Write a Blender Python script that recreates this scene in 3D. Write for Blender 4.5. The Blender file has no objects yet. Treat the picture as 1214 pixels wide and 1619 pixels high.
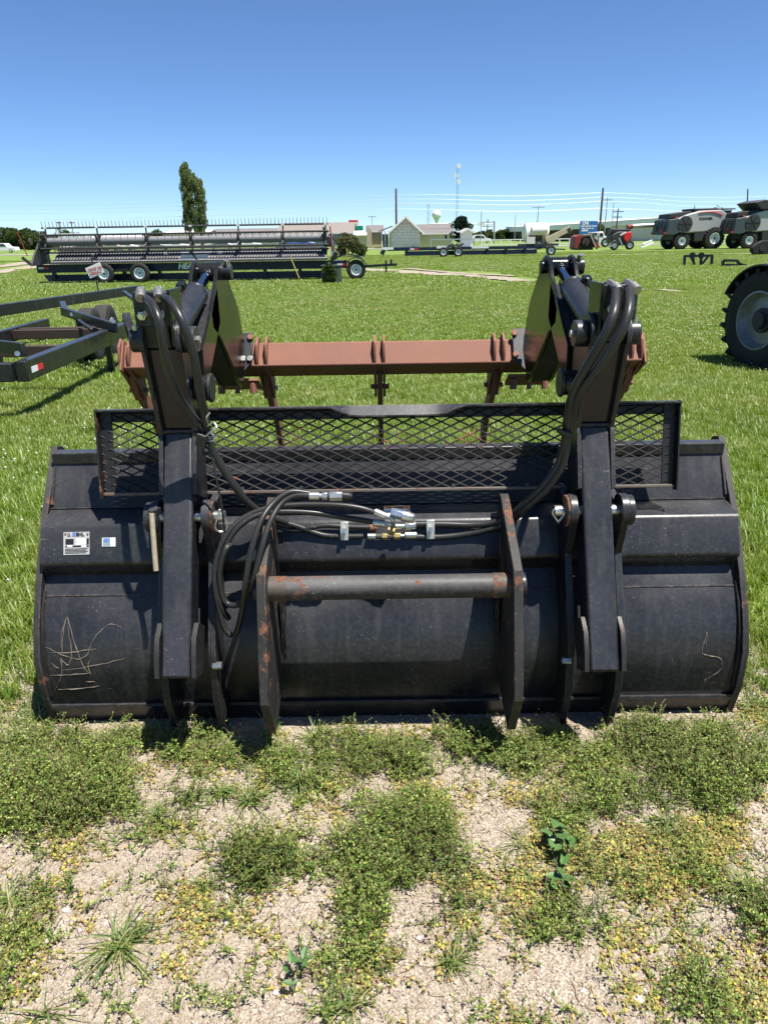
import bpy, bmesh, math, random
import numpy as np
from mathutils import Vector, Matrix
R = math.radians
rnd = random.Random(7)
sc = bpy.context.scene
col = sc.collection

# ------------------------------------------------------------------ camera, sky, sun, exposure
CAMH, PITCH, ROLL, FPX, CX, CY = 1.6, R(21.15), R(0.9), 1123.0, 607.0, 809.5
_f = Vector((0, math.cos(PITCH), -math.sin(PITCH)))
_r0 = Vector((1, 0, 0)); _u0 = Vector((0, math.sin(PITCH), math.cos(PITCH)))
_r = _r0 * math.cos(ROLL) - _u0 * math.sin(ROLL)
_u = _u0 * math.cos(ROLL) + _r0 * math.sin(ROLL)
camd = bpy.data.cameras.new('camera'); cam = bpy.data.objects.new('camera', camd); col.objects.link(cam)
cam.matrix_world = Matrix(((_r.x, _u.x, -_f.x, 0), (_r.y, _u.y, -_f.y, 0), (_r.z, _u.z, -_f.z, CAMH), (0, 0, 0, 1)))
camd.sensor_fit = 'VERTICAL'; camd.sensor_height = 24.0; camd.lens = FPX / 1619.0 * 24.0
camd.clip_start = 0.05; camd.clip_end = 6000
sc.camera = cam
SUN = Vector((0.30, -0.20, 1.0)).normalized()          # direction towards the sun
el = math.asin(SUN.z)
w = bpy.data.worlds.new("World"); sc.world = w; w.use_nodes = True
nt = w.node_tree; nt.nodes.clear()
sky = nt.nodes.new('ShaderNodeTexSky'); sky.sky_type = 'NISHITA'; sky.sun_disc = False
sky.sun_elevation = el; sky.sun_rotation = math.atan2(SUN.x, SUN.y)
sky.altitude = 0; sky.air_density = 0.65; sky.dust_density = 0.0; sky.ozone_density = 10
bg = nt.nodes.new('ShaderNodeBackground'); bg.inputs['Strength'].default_value = 0.087
wo = nt.nodes.new('ShaderNodeOutputWorld')
nt.links.new(sky.outputs[0], bg.inputs[0]); nt.links.new(bg.outputs[0], wo.inputs[0])
sl = bpy.data.lights.new('sun', 'SUN'); sl.energy = 5.0; sl.angle = R(0.5); sl.color = (1.0, 0.955, 0.88)
so = bpy.data.objects.new('sun', sl); col.objects.link(so)
so.rotation_euler = SUN.to_track_quat('Z', 'Y').to_euler(); so.location = (0, 0, 30)
sc.view_settings.view_transform = 'Standard'; sc.view_settings.look = 'None'
sc.view_settings.gamma = 1; sc.view_settings.exposure = 0.88; sc.view_settings.use_curve_mapping = False

C0 = Vector((0, 0, CAMH))
def ray(px, py): return _f + _r * ((px - CX) / FPX) + _u * ((CY - py) / FPX)
def P(px, py, Y):                       # the point at distance Y that shows at (px, py) in the photograph
    d = ray(px, py); return C0 + d * (Y / d.y)
def G(px, py, z=0.0):                   # the point at height z
    d = ray(px, py); return C0 + d * ((z - CAMH) / d.z)
def ZC(py, Y): return P(612, py, Y).z
def proj(x, y, z):
    v = Vector((x, y, z)) - C0; d = v.dot(_f); return CX + FPX * v.dot(_r) / d, CY - FPX * v.dot(_u) / d

# ------------------------------------------------------------------ materials
MAT = {}
class N:
    def __init__(s, name):
        s.m = bpy.data.materials.new(name); s.m.use_nodes = True; s.t = s.m.node_tree; s.t.nodes.clear()
        s.out = s.t.nodes.new('ShaderNodeOutputMaterial'); MAT[name] = s.m
    def n(s, t, **k):
        x = s.t.nodes.new(t)
        for a, b in k.items():
            if a in x.inputs: x.inputs[a].default_value = b
            else: setattr(x, a, b)
        return x
    def l(s, a, b): s.t.links.new(a, b)
    def noise(s, vec, scale, detail=3, rough=.55):
        x = s.n('ShaderNodeTexNoise', Scale=scale, Detail=detail, Roughness=rough)
        if vec: s.l(vec, x.inputs['Vector'])
        return x.outputs['Fac']
    def ramp(s, fac, stops):
        x = s.n('ShaderNodeValToRGB'); e = x.color_ramp.elements
        while len(e) < len(stops): e.new(.5)
        for i, (p, c) in enumerate(stops):
            e[i].position = p; e[i].color = (*c, 1) if isinstance(c, tuple) else (c, c, c, 1)
        s.l(fac, x.inputs[0]); return x.outputs[0]
    def mix(s, fac, a, b, mode='MIX'):
        x = s.n('ShaderNodeMix', data_type='RGBA', blend_type=mode)
        for v, i in ((fac, 0), (a, 6), (b, 7)):
            if isinstance(v, (int, float)): x.inputs[i].default_value = v
            elif isinstance(v, tuple): x.inputs[i].default_value = (*v, 1)
            else: s.l(v, x.inputs[i])
        return x.outputs[2]
    def bump(s, h, strength=.3, dist=.01):
        x = s.n('ShaderNodeBump', Strength=strength, Distance=dist); s.l(h, x.inputs['Height']); return x.outputs[0]
    def bsdf(s, color, rough=.5, metal=0, normal=None, **k):
        x = s.n('ShaderNodeBsdfPrincipled')
        for v, i in ((color, 'Base Color'), (rough, 'Roughness'), (metal, 'Metallic')):
            if isinstance(v, (int, float)): x.inputs[i].default_value = v
            elif isinstance(v, tuple): x.inputs[i].default_value = (*v, 1)
            else: s.l(v, x.inputs[i])
        for a, b in k.items(): x.inputs[a.replace('_', ' ')].default_value = b
        if normal: s.l(normal, x.inputs['Normal'])
        s.l(x.outputs[0], s.out.inputs[0]); return x

def paint(name, base, rough=.4, dust=.12, speck=.0, rust=0.0, metal=0, scale=1.0, orange=.15, dustcol=(.16, .15, .13), edge=0):
    s = N(name); tc = s.n('ShaderNodeTexCoord').outputs['Object']
    big = s.noise(tc, 3.1 * scale, 5, .6); fine = s.noise(tc, 60 * scale, 4, .6)
    up = s.n('ShaderNodeSeparateXYZ'); s.l(s.n('ShaderNodeNewGeometry').outputs['Normal'], up.inputs[0])     # dust weighted to up-facing faces, painting lit-against-shaded contrast into the colour
    lit_dust = s.ramp(up.outputs[2], [(.02, .12), (.55, 1.0)])
    c = s.mix(s.mix(1.0, lit_dust, s.ramp(big, [(.30, dust * .4), (.72, dust * 1.25)]), 'MULTIPLY'), base, dustcol)
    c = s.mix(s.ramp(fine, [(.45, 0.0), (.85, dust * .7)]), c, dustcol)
    r = s.ramp(big, [(.3, rough), (.75, min(1, rough + .2))])
    if speck:
        v = s.n('ShaderNodeTexVoronoi', Scale=75 * scale); s.l(tc, v.inputs['Vector'])
        m2 = s.mix(1.0, s.ramp(v.outputs['Distance'], [(.08, 1.0), (.2, 0.0)]), s.ramp(s.noise(tc, 6 * scale, 3), [(.48, 0.0), (.66, speck)]), 'MULTIPLY')
        c = s.mix(m2, c, (.30, .29, .27))
        # long faint scratches
        mp = s.n('ShaderNodeMapping'); mp.inputs['Scale'].default_value = (3, 60, 25); mp.inputs['Rotation'].default_value = (.3, .2, .5)
        s.l(tc, mp.inputs['Vector'])
        c = s.mix(s.mix(1.0, s.ramp(s.noise(mp.outputs[0], 4, 2), [(.70, 0.0), (.76, .35)]), s.ramp(big, [(.45, 0.0), (.6, 1.0)]), 'MULTIPLY'), c, (.2, .19, .17))
    if rust:
        rn = s.noise(tc, 9 * scale, 8, .7)
        m = s.ramp(rn, [(.66 - .22 * rust, 0.0), (.69 - .22 * rust, 1.0)])
        rc = s.ramp(fine, [(.3, (.07, .030, .018)), (.7, (.21, .095, .055))])
        c = s.mix(m, c, rc); r = s.mix(m, r, (.85, .85, .85))
    if edge:                              # paint knocked off along the edges, and washed-down grime
        bv = s.n('ShaderNodeBevel', samples=3, Radius=.0055); ge = s.n('ShaderNodeNewGeometry').outputs['Normal']
        dt = s.n('ShaderNodeVectorMath', operation='DOT_PRODUCT'); s.l(bv.outputs[0], dt.inputs[0]); s.l(ge, dt.inputs[1])
        em = s.mix(1.0, s.ramp(dt.outputs['Value'], [(.80, 1.0), (.97, 0.0)]), s.ramp(s.noise(tc, 22, 6, .7), [(.44, 0.0), (.56, edge)]), 'MULTIPLY')
        c = s.mix(em, c, s.ramp(fine, [(.35, (.10, .055, .035)), (.65, (.26, .20, .15))])); r = s.mix(em, r, (.8, .8, .8))
        mr = s.n('ShaderNodeMapping'); mr.inputs['Scale'].default_value = (14, 5, 1.1); s.l(tc, mr.inputs['Vector'])
        c = s.mix(s.ramp(s.noise(mr.outputs[0], 2.2, 5, .6), [(.52, 0.0), (.72, .22)]), c, (.10, .095, .085))
        sc2 = s.n('ShaderNodeMapping'); sc2.inputs['Scale'].default_value = (2.2, 2.2, 7); sc2.inputs['Rotation'].default_value = (0, .35, 0); s.l(tc, sc2.inputs['Vector'])
        sm = s.ramp(s.noise(sc2.outputs[0], 5, 9, .75), [(.655, 0.0), (.675, .75)]); c = s.mix(sm, c, (.15, .135, .12)); r = s.mix(sm, r, (.7, .7, .7))
    nb = s.bump(s.mix(.5, fine, s.noise(tc, 2.3, 2, .5)), orange, .006 if edge else .002)
    s.bsdf(c, r, metal, nb, Specular_IOR_Level=.36); return s.m
def flat(name, c, rough=.6, metal=0, var=.15, scale=8, **k):
    s = N(name); tc = s.n('ShaderNodeTexCoord').outputs['Object']
    f = s.noise(tc, scale, 5, .6)
    cc = s.mix(s.ramp(f, [(.3, 0.0), (.7, 1.0)]), tuple(x * (1 - var) for x in c), tuple(min(1, x * (1 + var)) for x in c))
    s.bsdf(cc, rough, metal, s.bump(s.noise(tc, scale * 12, 3), .15, .003), **k); return s.m

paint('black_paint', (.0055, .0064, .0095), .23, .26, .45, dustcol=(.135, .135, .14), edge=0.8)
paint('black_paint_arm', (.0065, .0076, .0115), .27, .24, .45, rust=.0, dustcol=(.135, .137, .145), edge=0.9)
paint('black_gloss', (.005, .006, .007), .12, .06, .2)
paint('black_rusty', (.011, .011, .013), .42, .15, .5, rust=.40)
paint('black_block', (.011, .011, .012), .4, .12, .6, rust=.12)
paint('lug_metal', (.012, .012, .013), .5, .2, .5, rust=.47, scale=1.6, edge=1.0)
paint('pipe_metal', (.014, .014, .015), .45, .6, .9, rust=.40, dustcol=(.13, .125, .12), edge=.3)
paint('edge_rusty', (.013, .013, .015), .5, .2, .5, rust=.42, edge=1.0)
paint('rust_beam', (.17, .068, .044), .62, .8, 0, rust=0, scale=2.5, dustcol=(.27, .125, .085), orange=.6)
paint('mesh_black', (.010, .010, .012), .4, .1, 0, rust=.22)
paint('rusty_lip', (.05, .035, .028), .5, .3, 0, rust=.7, scale=2)
paint('guard_lip', (.09, .07, .058), .5, .5, 0, rust=.3, scale=2)
paint('rubber', (.014, .014, .014), .55, .35, 0, orange=.3, dustcol=(.07, .065, .055))
paint('hose_rubber', (.016, .016, .017), .27, .22, .25, orange=.1, dustcol=(.07, .068, .062))
paint('tyre_rubber', (.016, .016, .017), .75, .7, 0, orange=.6, scale=.6, dustcol=(.05, .047, .04))
paint('trailer_black', (.012, .013, .015), .20, .10, .3, rust=.0, edge=0.5)
paint('brown_primer', (.045, .03, .022), .5, .3, .3, dustcol=(.09, .07, .05))
paint('trailer_navy', (.006, .013, .040), .35, .15, 0, scale=.3)
paint('grey_metal', (.16, .16, .175), .5, .4, 0, scale=.4, dustcol=(.26, .26, .26))
paint('dark_metal', (.025, .025, .028), .5, .3, 0, scale=.5)
paint('combine_grey', (.34, .345, .35), .32, .12, 0, scale=.15, dustcol=(.24, .23, .2))
paint('combine_dark', (.045, .06, .07), .45, .2, 0, scale=.15, dustcol=(.08, .08, .07))
paint('dark_red', (.25, .02, .018), .5, .35, 0, rust=.3, scale=.2)
paint('brown_wall', (.07, .055, .04), .8, .3, 0, scale=.05)
paint('rough_black', (.012, .012, .013), .6, .4, .3, scale=.2, dustcol=(.06, .05, .04))
flat('chrome', (.55, .56, .60), .12, 1.0, .05)
flat('zinc', (.55, .55, .52), .32, .9, .2, 40)
flat('old_zinc', (.28, .27, .25), .5, .75, .35, 60)
flat('zinc_plate', (.62, .62, .60), .45, .5, .15, 60)
flat('brass_yellow', (.45, .34, .13), .4, .8, .2, 60)
flat('aluminium', (.45, .46, .48), .4, .7, .15, 10)
flat('beige_rod', (.36, .31, .22), .6, 0, .2, 30)
flat('blue_metal', (.26, .32, .42), .35, .6, .2, 60)
flat('white_paint', (.75, .75, .73), .5, 0, .06, 4)
flat('weld_white', (.42, .42, .40), .7, 0, .3, 60)
flat('cream_wall', (.62, .55, .40), .8, 0, .05, 1)
flat('tan_wall', (.42, .36, .26), .8, 0, .06, 1)
flat('pale_green_wall', (.74, .69, .67), .85, 0, .08, 2)
flat('blue_wall', (.20, .27, .33), .8, 0, .06, 2)
flat('shingle', (.17, .155, .15), .9, 0, .2, 3)
flat('shingle_brown', (.22, .19, .165), .9, 0, .2, 3)
flat('white_metal_roof', (.80, .78, .78), .5, 0, .05, .3)
flat('light_metal_wall', (.60, .54, .54), .6, 0, .08, .4)
flat('window_glass', (.02, .03, .04), .08, 0, .1, 4)
flat('cab_glass', (.05, .10, .09), .06, 0, .1, 4)
flat('sign_red', (.60, .02, .03), .45, 0, .04, 4)
flat('sign_green', (.0, .22, .15), .45, 0, .04, 4)
flat('sign_blue', (.03, .14, .42), .45, 0, .05, 2)
flat('text_white', (.8, .8, .8), .5, 0, .02, 4)
flat('text_blue', (.78, .86, .95), .5, 0, .03, 4)
flat('text_red', (.45, .03, .03), .6, 0, .2, 60)
flat('text_black', (.012, .012, .014), .5, 0, .1, 4)
flat('plate_metal', (.50, .49, .45), .45, .3, .15, 90)
flat('sticker_white', (.74, .74, .72), .5, 0, .05, 60)
flat('sticker_blue', (.10, .17, .42), .5, 0, .2, 120)
flat('sticker_orange', (.75, .30, .08), .5, 0, .1, 60)
flat('red_paint', (.55, .015, .02), .3, 0, .08, 2)
flat('orange_flag', (.75, .12, .02), .6, 0, .05, 2)
flat('yellow_paint', (.42, .32, .08), .5, 0, .1, 4)
flat('rim_grey', (.22, .225, .235), .45, .4, .25, 12)
flat('rim_white', (.62, .68, .70), .45, .2, .15, 12)
flat('green_box', (.07, .09, .06), .55, 0, .1, 6)
flat('wood_pole', (.10, .065, .05), .85, 0, .2, 4)
flat('galvanised', (.38, .40, .42), .5, .5, .1, 2)
flat('wire_metal', (.42, .45, .48), .4, .3, .05, 2)
flat('bark', (.12, .10, .08), .9, 0, .3, 6)
flat('asphalt', (.30, .28, .26), .9, 0, .1, .5)
flat('concrete', (.55, .53, .50), .85, 0, .1, .5)
flat('zip_tie', (.5, .5, .48), .5, 0, .1, 60)
flat('car_white', (.72, .73, .74), .25, 0, .03, 1)
flat('car_blue', (.04, .10, .35), .25, 0, .03, 1)
flat('car_grey', (.22, .23, .25), .25, .4, .03, 1)
flat('car_beige', (.45, .40, .32), .25, .2, .03, 1)

def foliage(name, a, b, trans=.3):
    s = N(name); g = s.n('ShaderNodeNewGeometry')
    f = s.noise(g.outputs['Position'], .7, 4, .6)
    at = s.n('ShaderNodeAttribute', attribute_name='shade')
    c = s.mix(at.outputs['Fac'], a, b)
    c = s.mix(s.ramp(f, [(.35, 0.0), (.7, .5)]), c, tuple(x * .6 for x in a))
    d = s.n('ShaderNodeBsdfDiffuse'); s.l(c, d.inputs[0])
    t = s.n('ShaderNodeBsdfTranslucent'); s.l(s.mix(.35, c, (b[0] * 1.5, b[1] * 1.5, b[2] * .6)), t.inputs[0])
    m = s.n('ShaderNodeMixShader'); m.inputs[0].default_value = trans
    s.l(d.outputs[0], m.inputs[1]); s.l(t.outputs[0], m.inputs[2]); s.l(m.outputs[0], s.out.inputs[0])
foliage('poplar_leaf', (.085, .125, .05), (.28, .33, .16), .45)
foliage('tree_leaf', (.040, .070, .024), (.11, .145, .05))
foliage('conifer_leaf', (.010, .022, .012), (.03, .05, .028), .15)
foliage('bush_leaf', (.07, .075, .035), (.18, .17, .09))
foliage('pale_leaf', (.09, .11, .05), (.20, .20, .09))

# grass blades and weeds read their own colour
def grassmat():
    s = N('grass_blade'); g = s.n('ShaderNodeNewGeometry').outputs['Position']
    at = s.n('ShaderNodeAttribute', attribute_name='shade').outputs['Fac']
    c = s.ramp(at, [(0.0, (.085, .175, .012)), (.4, (.18, .31, .022)), (.8, (.33, .42, .06)), (1.0, (.52, .50, .20))])
    f1 = s.ramp(s.noise(g, .35, 3, .55), [(.42, 0.0), (.68, 1.0)])
    f2 = s.ramp(s.noise(g, 2.1, 4, .6), [(.40, 0.0), (.72, 1.0)])
    c = s.mix(s.mix(1.0, f1, (.45, .45, .45), 'MULTIPLY'), c, (.25, .28, .045))
    c = s.mix(s.mix(1.0, f2, (.35, .35, .35), 'MULTIPLY'), c, (.065, .145, .010))
    c = s.mix(s.mix(1.0, s.ramp(s.noise(g, .9, 5, .65), [(.50, 0.0), (.66, 1.0)]), (.45, .45, .45), 'MULTIPLY'), c, (.34, .37, .11))
    d = s.n('ShaderNodeBsdfDiffuse'); s.l(c, d.inputs[0])
    t = s.n('ShaderNodeBsdfTranslucent'); s.l(s.mix(1.0, c, (1.0, 1.0, .5), 'MULTIPLY'), t.inputs[0])
    m = s.n('ShaderNodeMixShader'); m.inputs[0].default_value = .45
    s.l(d.outputs[0], m.inputs[1]); s.l(t.outputs[0], m.inputs[2])
    gl = s.n('ShaderNodeBsdfGlossy', Roughness=.45); m2 = s.n('ShaderNodeMixShader'); m2.inputs[0].default_value = .05
    s.l(m.outputs[0], m2.inputs[1]); s.l(gl.outputs[0], m2.inputs[2]); s.l(m2.outputs[0], s.out.inputs[0])
grassmat()
def leafmat():
    s = N('weed_leaf'); at = s.n('ShaderNodeAttribute', attribute_name='tint').outputs['Color']
    d = s.n('ShaderNodeBsdfDiffuse'); s.l(at, d.inputs[0])
    t = s.n('ShaderNodeBsdfTranslucent'); s.l(s.mix(1.0, at, (1.0, 1.0, .6), 'MULTIPLY'), t.inputs[0])
    m = s.n('ShaderNodeMixShader'); m.inputs[0].default_value = .3
    s.l(d.outputs[0], m.inputs[1]); s.l(t.outputs[0], m.inputs[2])
    gl = s.n('ShaderNodeBsdfGlossy', Roughness=.55); m2 = s.n('ShaderNodeMixShader'); m2.inputs[0].default_value = .025
    s.l(m.outputs[0], m2.inputs[1]); s.l(gl.outputs[0], m2.inputs[2]); s.l(m2.outputs[0], s.out.inputs[0])
leafmat()
def groundmat():
    s = N('field_ground'); g = s.n('ShaderNodeNewGeometry').outputs['Position']
    f1 = s.noise(g, .35, 3, .55); f2 = s.noise(g, 2.1, 4, .6)
    mp = s.n('ShaderNodeMapping'); mp.inputs['Scale'].default_value = (.05, .9, 1); mp.inputs['Rotation'].default_value = (0, 0, .12); s.l(g, mp.inputs['Vector'])
    f3 = s.noise(mp.outputs[0], 1.0, 3, .6)
    v = s.noise(g, 9, 6, .7)
    c = s.ramp(v, [(.3, (.07, .14, .013)), (.5, (.12, .205, .02)), (.68, (.21, .27, .05)), (.8, (.38, .40, .21))])
    c = s.mix(s.ramp(f1, [(.42, 0.0), (.68, .5)]), c, (.20, .24, .055))
    c = s.mix(s.ramp(f3, [(.5, 0.0), (.7, .5)]), c, (.22, .23, .09))
    s.bsdf(c, .95, 0, s.bump(v, .6, .05))
groundmat()
def gravelmat(name, tint=1.0):
    s = N(name); g = s.n('ShaderNodeNewGeometry').outputs['Position']
    v = s.n('ShaderNodeTexVoronoi', Scale=250); s.l(g, v.inputs['Vector'])
    v2 = s.n('ShaderNodeTexVoronoi', Scale=90); s.l(g, v2.inputs['Vector'])
    sep = s.n('ShaderNodeSeparateColor'); s.l(v.outputs['Color'], sep.inputs[0])
    c = s.ramp(sep.outputs[0], [(0.0, (.18 * tint, .13 * tint, .10 * tint)), (.3, (.325 * tint, .262 * tint, .192 * tint)), (.7, (.42 * tint, .35 * tint, .262 * tint)), (.95, (.56 * tint, .50 * tint, .41 * tint))])
    c = s.mix(s.ramp(s.noise(g, 2.2, 6, .7), [(.42, 0.0), (.62, .5)]), c, (.31 * tint, .25 * tint, .185 * tint))
    h = s.mix(.5, v.outputs['Distance'], v2.outputs['Distance'])
    h = s.mix(.5, h, s.noise(g, 300, 3))
    s.bsdf(c, .9, 0, s.bump(h, 1.0, .009))
gravelmat('gravel')
gravelmat('path_dirt', .9)
def pebmat():
    s = N('pebble'); at = s.n('ShaderNodeAttribute', attribute_name='tint').outputs['Color']
    s.bsdf(at, .75)
pebmat()

# ------------------------------------------------------------------ mesh helpers
class MB:
    def __init__(s): s.v = []; s.f = []
    def add(s, vs, fs):
        b = len(s.v); s.v += [Vector(v) for v in vs]; s.f += [tuple(b + i for i in f) for f in fs]; return s
    def box(s, c, d, rot=None):
        c = Vector(c); vs = []
        for x in (-.5, .5):
            for y in (-.5, .5):
                for z in (-.5, .5):
                    q = Vector((x * d[0], y * d[1], z * d[2]))
                    if rot is not None: q = rot @ q
                    vs.append(c + q)
        return s.add(vs, [(0, 1, 3, 2), (4, 6, 7, 5), (0, 4, 5, 1), (2, 3, 7, 6), (0, 2, 6, 4), (1, 5, 7, 3)])
    def bar(s, p0, p1, w_, h, up=(0, 0, 1), w1=None, h1=None):
        p0, p1, up = Vector(p0), Vector(p1), Vector(up); d = (p1 - p0).normalized()
        x = d.cross(up); x = x.normalized() if x.length > 1e-5 else Vector((1, 0, 0)); u = x.cross(d)
        w1 = w1 or w_; h1 = h1 or h; vs = []
        for p, a, b in ((p0, w_, h), (p1, w1, h1)):
            vs += [p - x * a / 2 - u * b / 2, p + x * a / 2 - u * b / 2, p + x * a / 2 + u * b / 2, p - x * a / 2 + u * b / 2]
        return s.add(vs, [(3, 2, 1, 0), (4, 5, 6, 7), (0, 1, 5, 4), (1, 2, 6, 5), (2, 3, 7, 6), (3, 0, 4, 7)])
    def cyl(s, p0, p1, r, n=16, r1=None):
        p0, p1 = Vector(p0), Vector(p1); d = (p1 - p0).normalized(); r1 = r if r1 is None else r1
        x = d.cross(Vector((0, 0, 1)) if abs(d.z) < .9 else Vector((1, 0, 0))).normalized(); y = d.cross(x)
        vs = [p + (x * math.cos(2 * math.pi * i / n) + y * math.sin(2 * math.pi * i / n)) * q for p, q in ((p0, r), (p1, r1)) for i in range(n)]
        fs = [(i, (i + 1) % n, n + (i + 1) % n, n + i) for i in range(n)] + [tuple(range(n - 1, -1, -1)), tuple(range(n, 2 * n))]
        return s.add(vs, fs)
    def tube(s, pts, r, n=10, cap=True):
        pts = [Vector(p) for p in pts]; N_ = len(pts); vs = []; prev = None
        for i, p in enumerate(pts):
            d = (pts[min(i + 1, N_ - 1)] - pts[max(i - 1, 0)]).normalized()
            if prev is None: x = d.cross(Vector((0, 0, 1)) if abs(d.z) < .9 else Vector((1, 0, 0))).normalized()
            else:
                x = prev - d * prev.dot(d); x.normalize()
            prev = x; y = d.cross(x); rr = r[i] if isinstance(r, (list, tuple)) else r
            vs += [p + (x * math.cos(2 * math.pi * k / n) + y * math.sin(2 * math.pi * k / n)) * rr for k in range(n)]
        fs = [(i * n + k, i * n + (k + 1) % n, (i + 1) * n + (k + 1) % n, (i + 1) * n + k) for i in range(N_ - 1) for k in range(n)]
        if cap: fs += [tuple(range(n - 1, -1, -1)), tuple(range((N_ - 1) * n, N_ * n))]
        return s.add(vs, fs)
    def prism(s, poly, x0, x1):          # poly of (y, z), extruded along x
        n = len(poly); vs = [(x0, y, z) for y, z in poly] + [(x1, y, z) for y, z in poly]
        return s.add(vs, [tuple(range(n - 1, -1, -1)), tuple(range(n, 2 * n))] + [(i, (i + 1) % n, n + (i + 1) % n, n + i) for i in range(n)])
    def prismy(s, poly, y0, y1):         # poly of (x, z), extruded along y
        n = len(poly); vs = [(x, y0, z) for x, z in poly] + [(x, y1, z) for x, z in poly]
        return s.add(vs, [tuple(range(n)), tuple(range(2 * n - 1, n - 1, -1))] + [(i, n + i, n + (i + 1) % n, (i + 1) % n) for i in range(n)])
    def sheet(s, prof, x0, x1, th=.008, nx=1):      # a bent plate: polyline of (y, z) given thickness behind it
        n = len(prof); off = []
        for i in range(n):
            a = Vector(prof[max(i - 1, 0)]); b = Vector(prof[min(i + 1, n - 1)]); d = (b - a).normalized()
            off.append((prof[i][0] - d.y * th, prof[i][1] + d.x * th))
        poly = list(prof) + off[::-1]; m = len(poly); vs = []
        for k in range(2): vs += [((x0, x1)[k], y, z) for y, z in poly]
        fs = [(i, (i + 1) % m, m + (i + 1) % m, m + i) for i in range(m)]
        for i in range(n - 1):
            fs.append((i, 2 * n - 1 - i, 2 * n - 2 - i, i + 1)); fs.append((m + i, m + i + 1, m + 2 * n - 2 - i, m + 2 * n - 1 - i))
        return s.add(vs, fs)
    def lathe(s, prof, c, axis, n=32):   # prof of (offset along axis, radius)
        c, a = Vector(c), Vector(axis).normalized(); x = a.cross(Vector((0, 0, 1)) if abs(a.z) < .9 else Vector((0, 1, 0))).normalized(); y = a.cross(x)
        vs = [c + a * o + (x * math.cos(2 * math.pi * k / n) + y * math.sin(2 * math.pi * k / n)) * r for o, r in prof for k in range(n)]
        m = len(prof)
        return s.add(vs, [(i * n + k, i * n + (k + 1) % n, (i + 1) * n + (k + 1) % n, (i + 1) * n + k) for i in range(m - 1) for k in range(n)])
    def mesh(s, name, mat, org=(0, 0, 0)):
        o = Vector(org); me = bpy.data.meshes.new(name)
        me.from_pydata([tuple(v - o) for v in s.v], [], s.f); me.validate(); me.update()
        bm = bmesh.new(); bm.from_mesh(me); bmesh.ops.recalc_face_normals(bm, faces=bm.faces); bm.to_mesh(me); bm.free()
        me.polygons.foreach_set('use_smooth', [True] * len(me.polygons)); me.set_sharp_from_angle(angle=R(32))
        me.materials.append(MAT[mat]); return me
    def build(s, name, mat, parent=None, label=None, bevel=0, kind=None, cat=None, group=None):
        org = worg(parent) if parent else Vector((0, 0, 0))
        if parent is None and s.v:
            xs = [v.x for v in s.v]; ys = [v.y for v in s.v]; org = Vector(((min(xs) + max(xs)) / 2, (min(ys) + max(ys)) / 2, min(v.z for v in s.v)))
        o = bpy.data.objects.new(name, s.mesh(name, mat, org)); col.objects.link(o)
        if parent: o.parent = parent
        else: o.location = org
        if bevel:
            md = o.modifiers.new('bevel', 'BEVEL'); md.width = bevel; md.segments = 2; md.limit_method = 'ANGLE'; md.angle_limit = R(40)
        tag(o, label, cat, group, kind); return o
def worg(o):
    v = Vector((0, 0, 0))
    while o: v += o.location; o = o.parent
    return v
def tag(o, label=None, cat=None, group=None, kind=None):
    for k, v in (('label', label), ('category', cat), ('group', group), ('kind', kind)):
        if v: o[k] = v
    return o
def thing(name, loc, label, cat, group=None):
    o = bpy.data.objects.new(name, None); o.empty_display_size = .2; col.objects.link(o); o.location = loc
    return tag(o, label, cat, group)
def copy_tree(o, parent=None):
    c = o.copy(); col.objects.link(c)
    if parent: c.parent = parent
    for ch in list(o.children): copy_tree(ch, c)
    return c
def smooth_path(pts, n=6):               # Catmull-Rom through the points
    p = [Vector(q) for q in pts]; p = [p[0] * 2 - p[1]] + p + [p[-1] * 2 - p[-2]]; out = []
    for i in range(1, len(p) - 2):
        for k in range(n):
            t = k / n; a, b, c, d = p[i - 1], p[i], p[i + 1], p[i + 2]
            out.append(.5 * ((2 * b) + (c - a) * t + (2 * a - 5 * b + 4 * c - d) * t * t + (3 * b - a - 3 * c + d) * t ** 3))
    out.append(p[-2]); return out
def text(s, size, loc, xdir, updir, mat, parent, name='lettering', align='CENTER', shear=0, bold=0, depth=.0004):
    cu = bpy.data.curves.new(name, 'FONT'); cu.body = s; cu.size = size; cu.align_x = align; cu.align_y = 'CENTER'; cu.shear = shear; cu.offset = bold; cu.extrude = depth; cu.resolution_u = 2
    t = bpy.data.objects.new(name, cu); col.objects.link(t)
    bpy.context.view_layer.update(); dg = bpy.context.evaluated_depsgraph_get()
    me = bpy.data.meshes.new_from_object(t.evaluated_get(dg)); bpy.data.objects.remove(t); bpy.data.curves.remove(cu)
    me.materials.clear(); me.materials.append(MAT[mat]); me.name = name
    x = Vector(xdir).normalized(); z = x.cross(Vector(updir)).normalized(); y = z.cross(x)
    m = Matrix(((x.x, y.x, z.x, 0), (x.y, y.y, z.y, 0), (x.z, y.z, z.z, 0), (0, 0, 0, 1)))
    me.transform(Matrix.Translation(Vector(loc) - worg(parent)) @ m)
    o = bpy.data.objects.new(name, me); col.objects.link(o); o.parent = parent; return o
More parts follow.
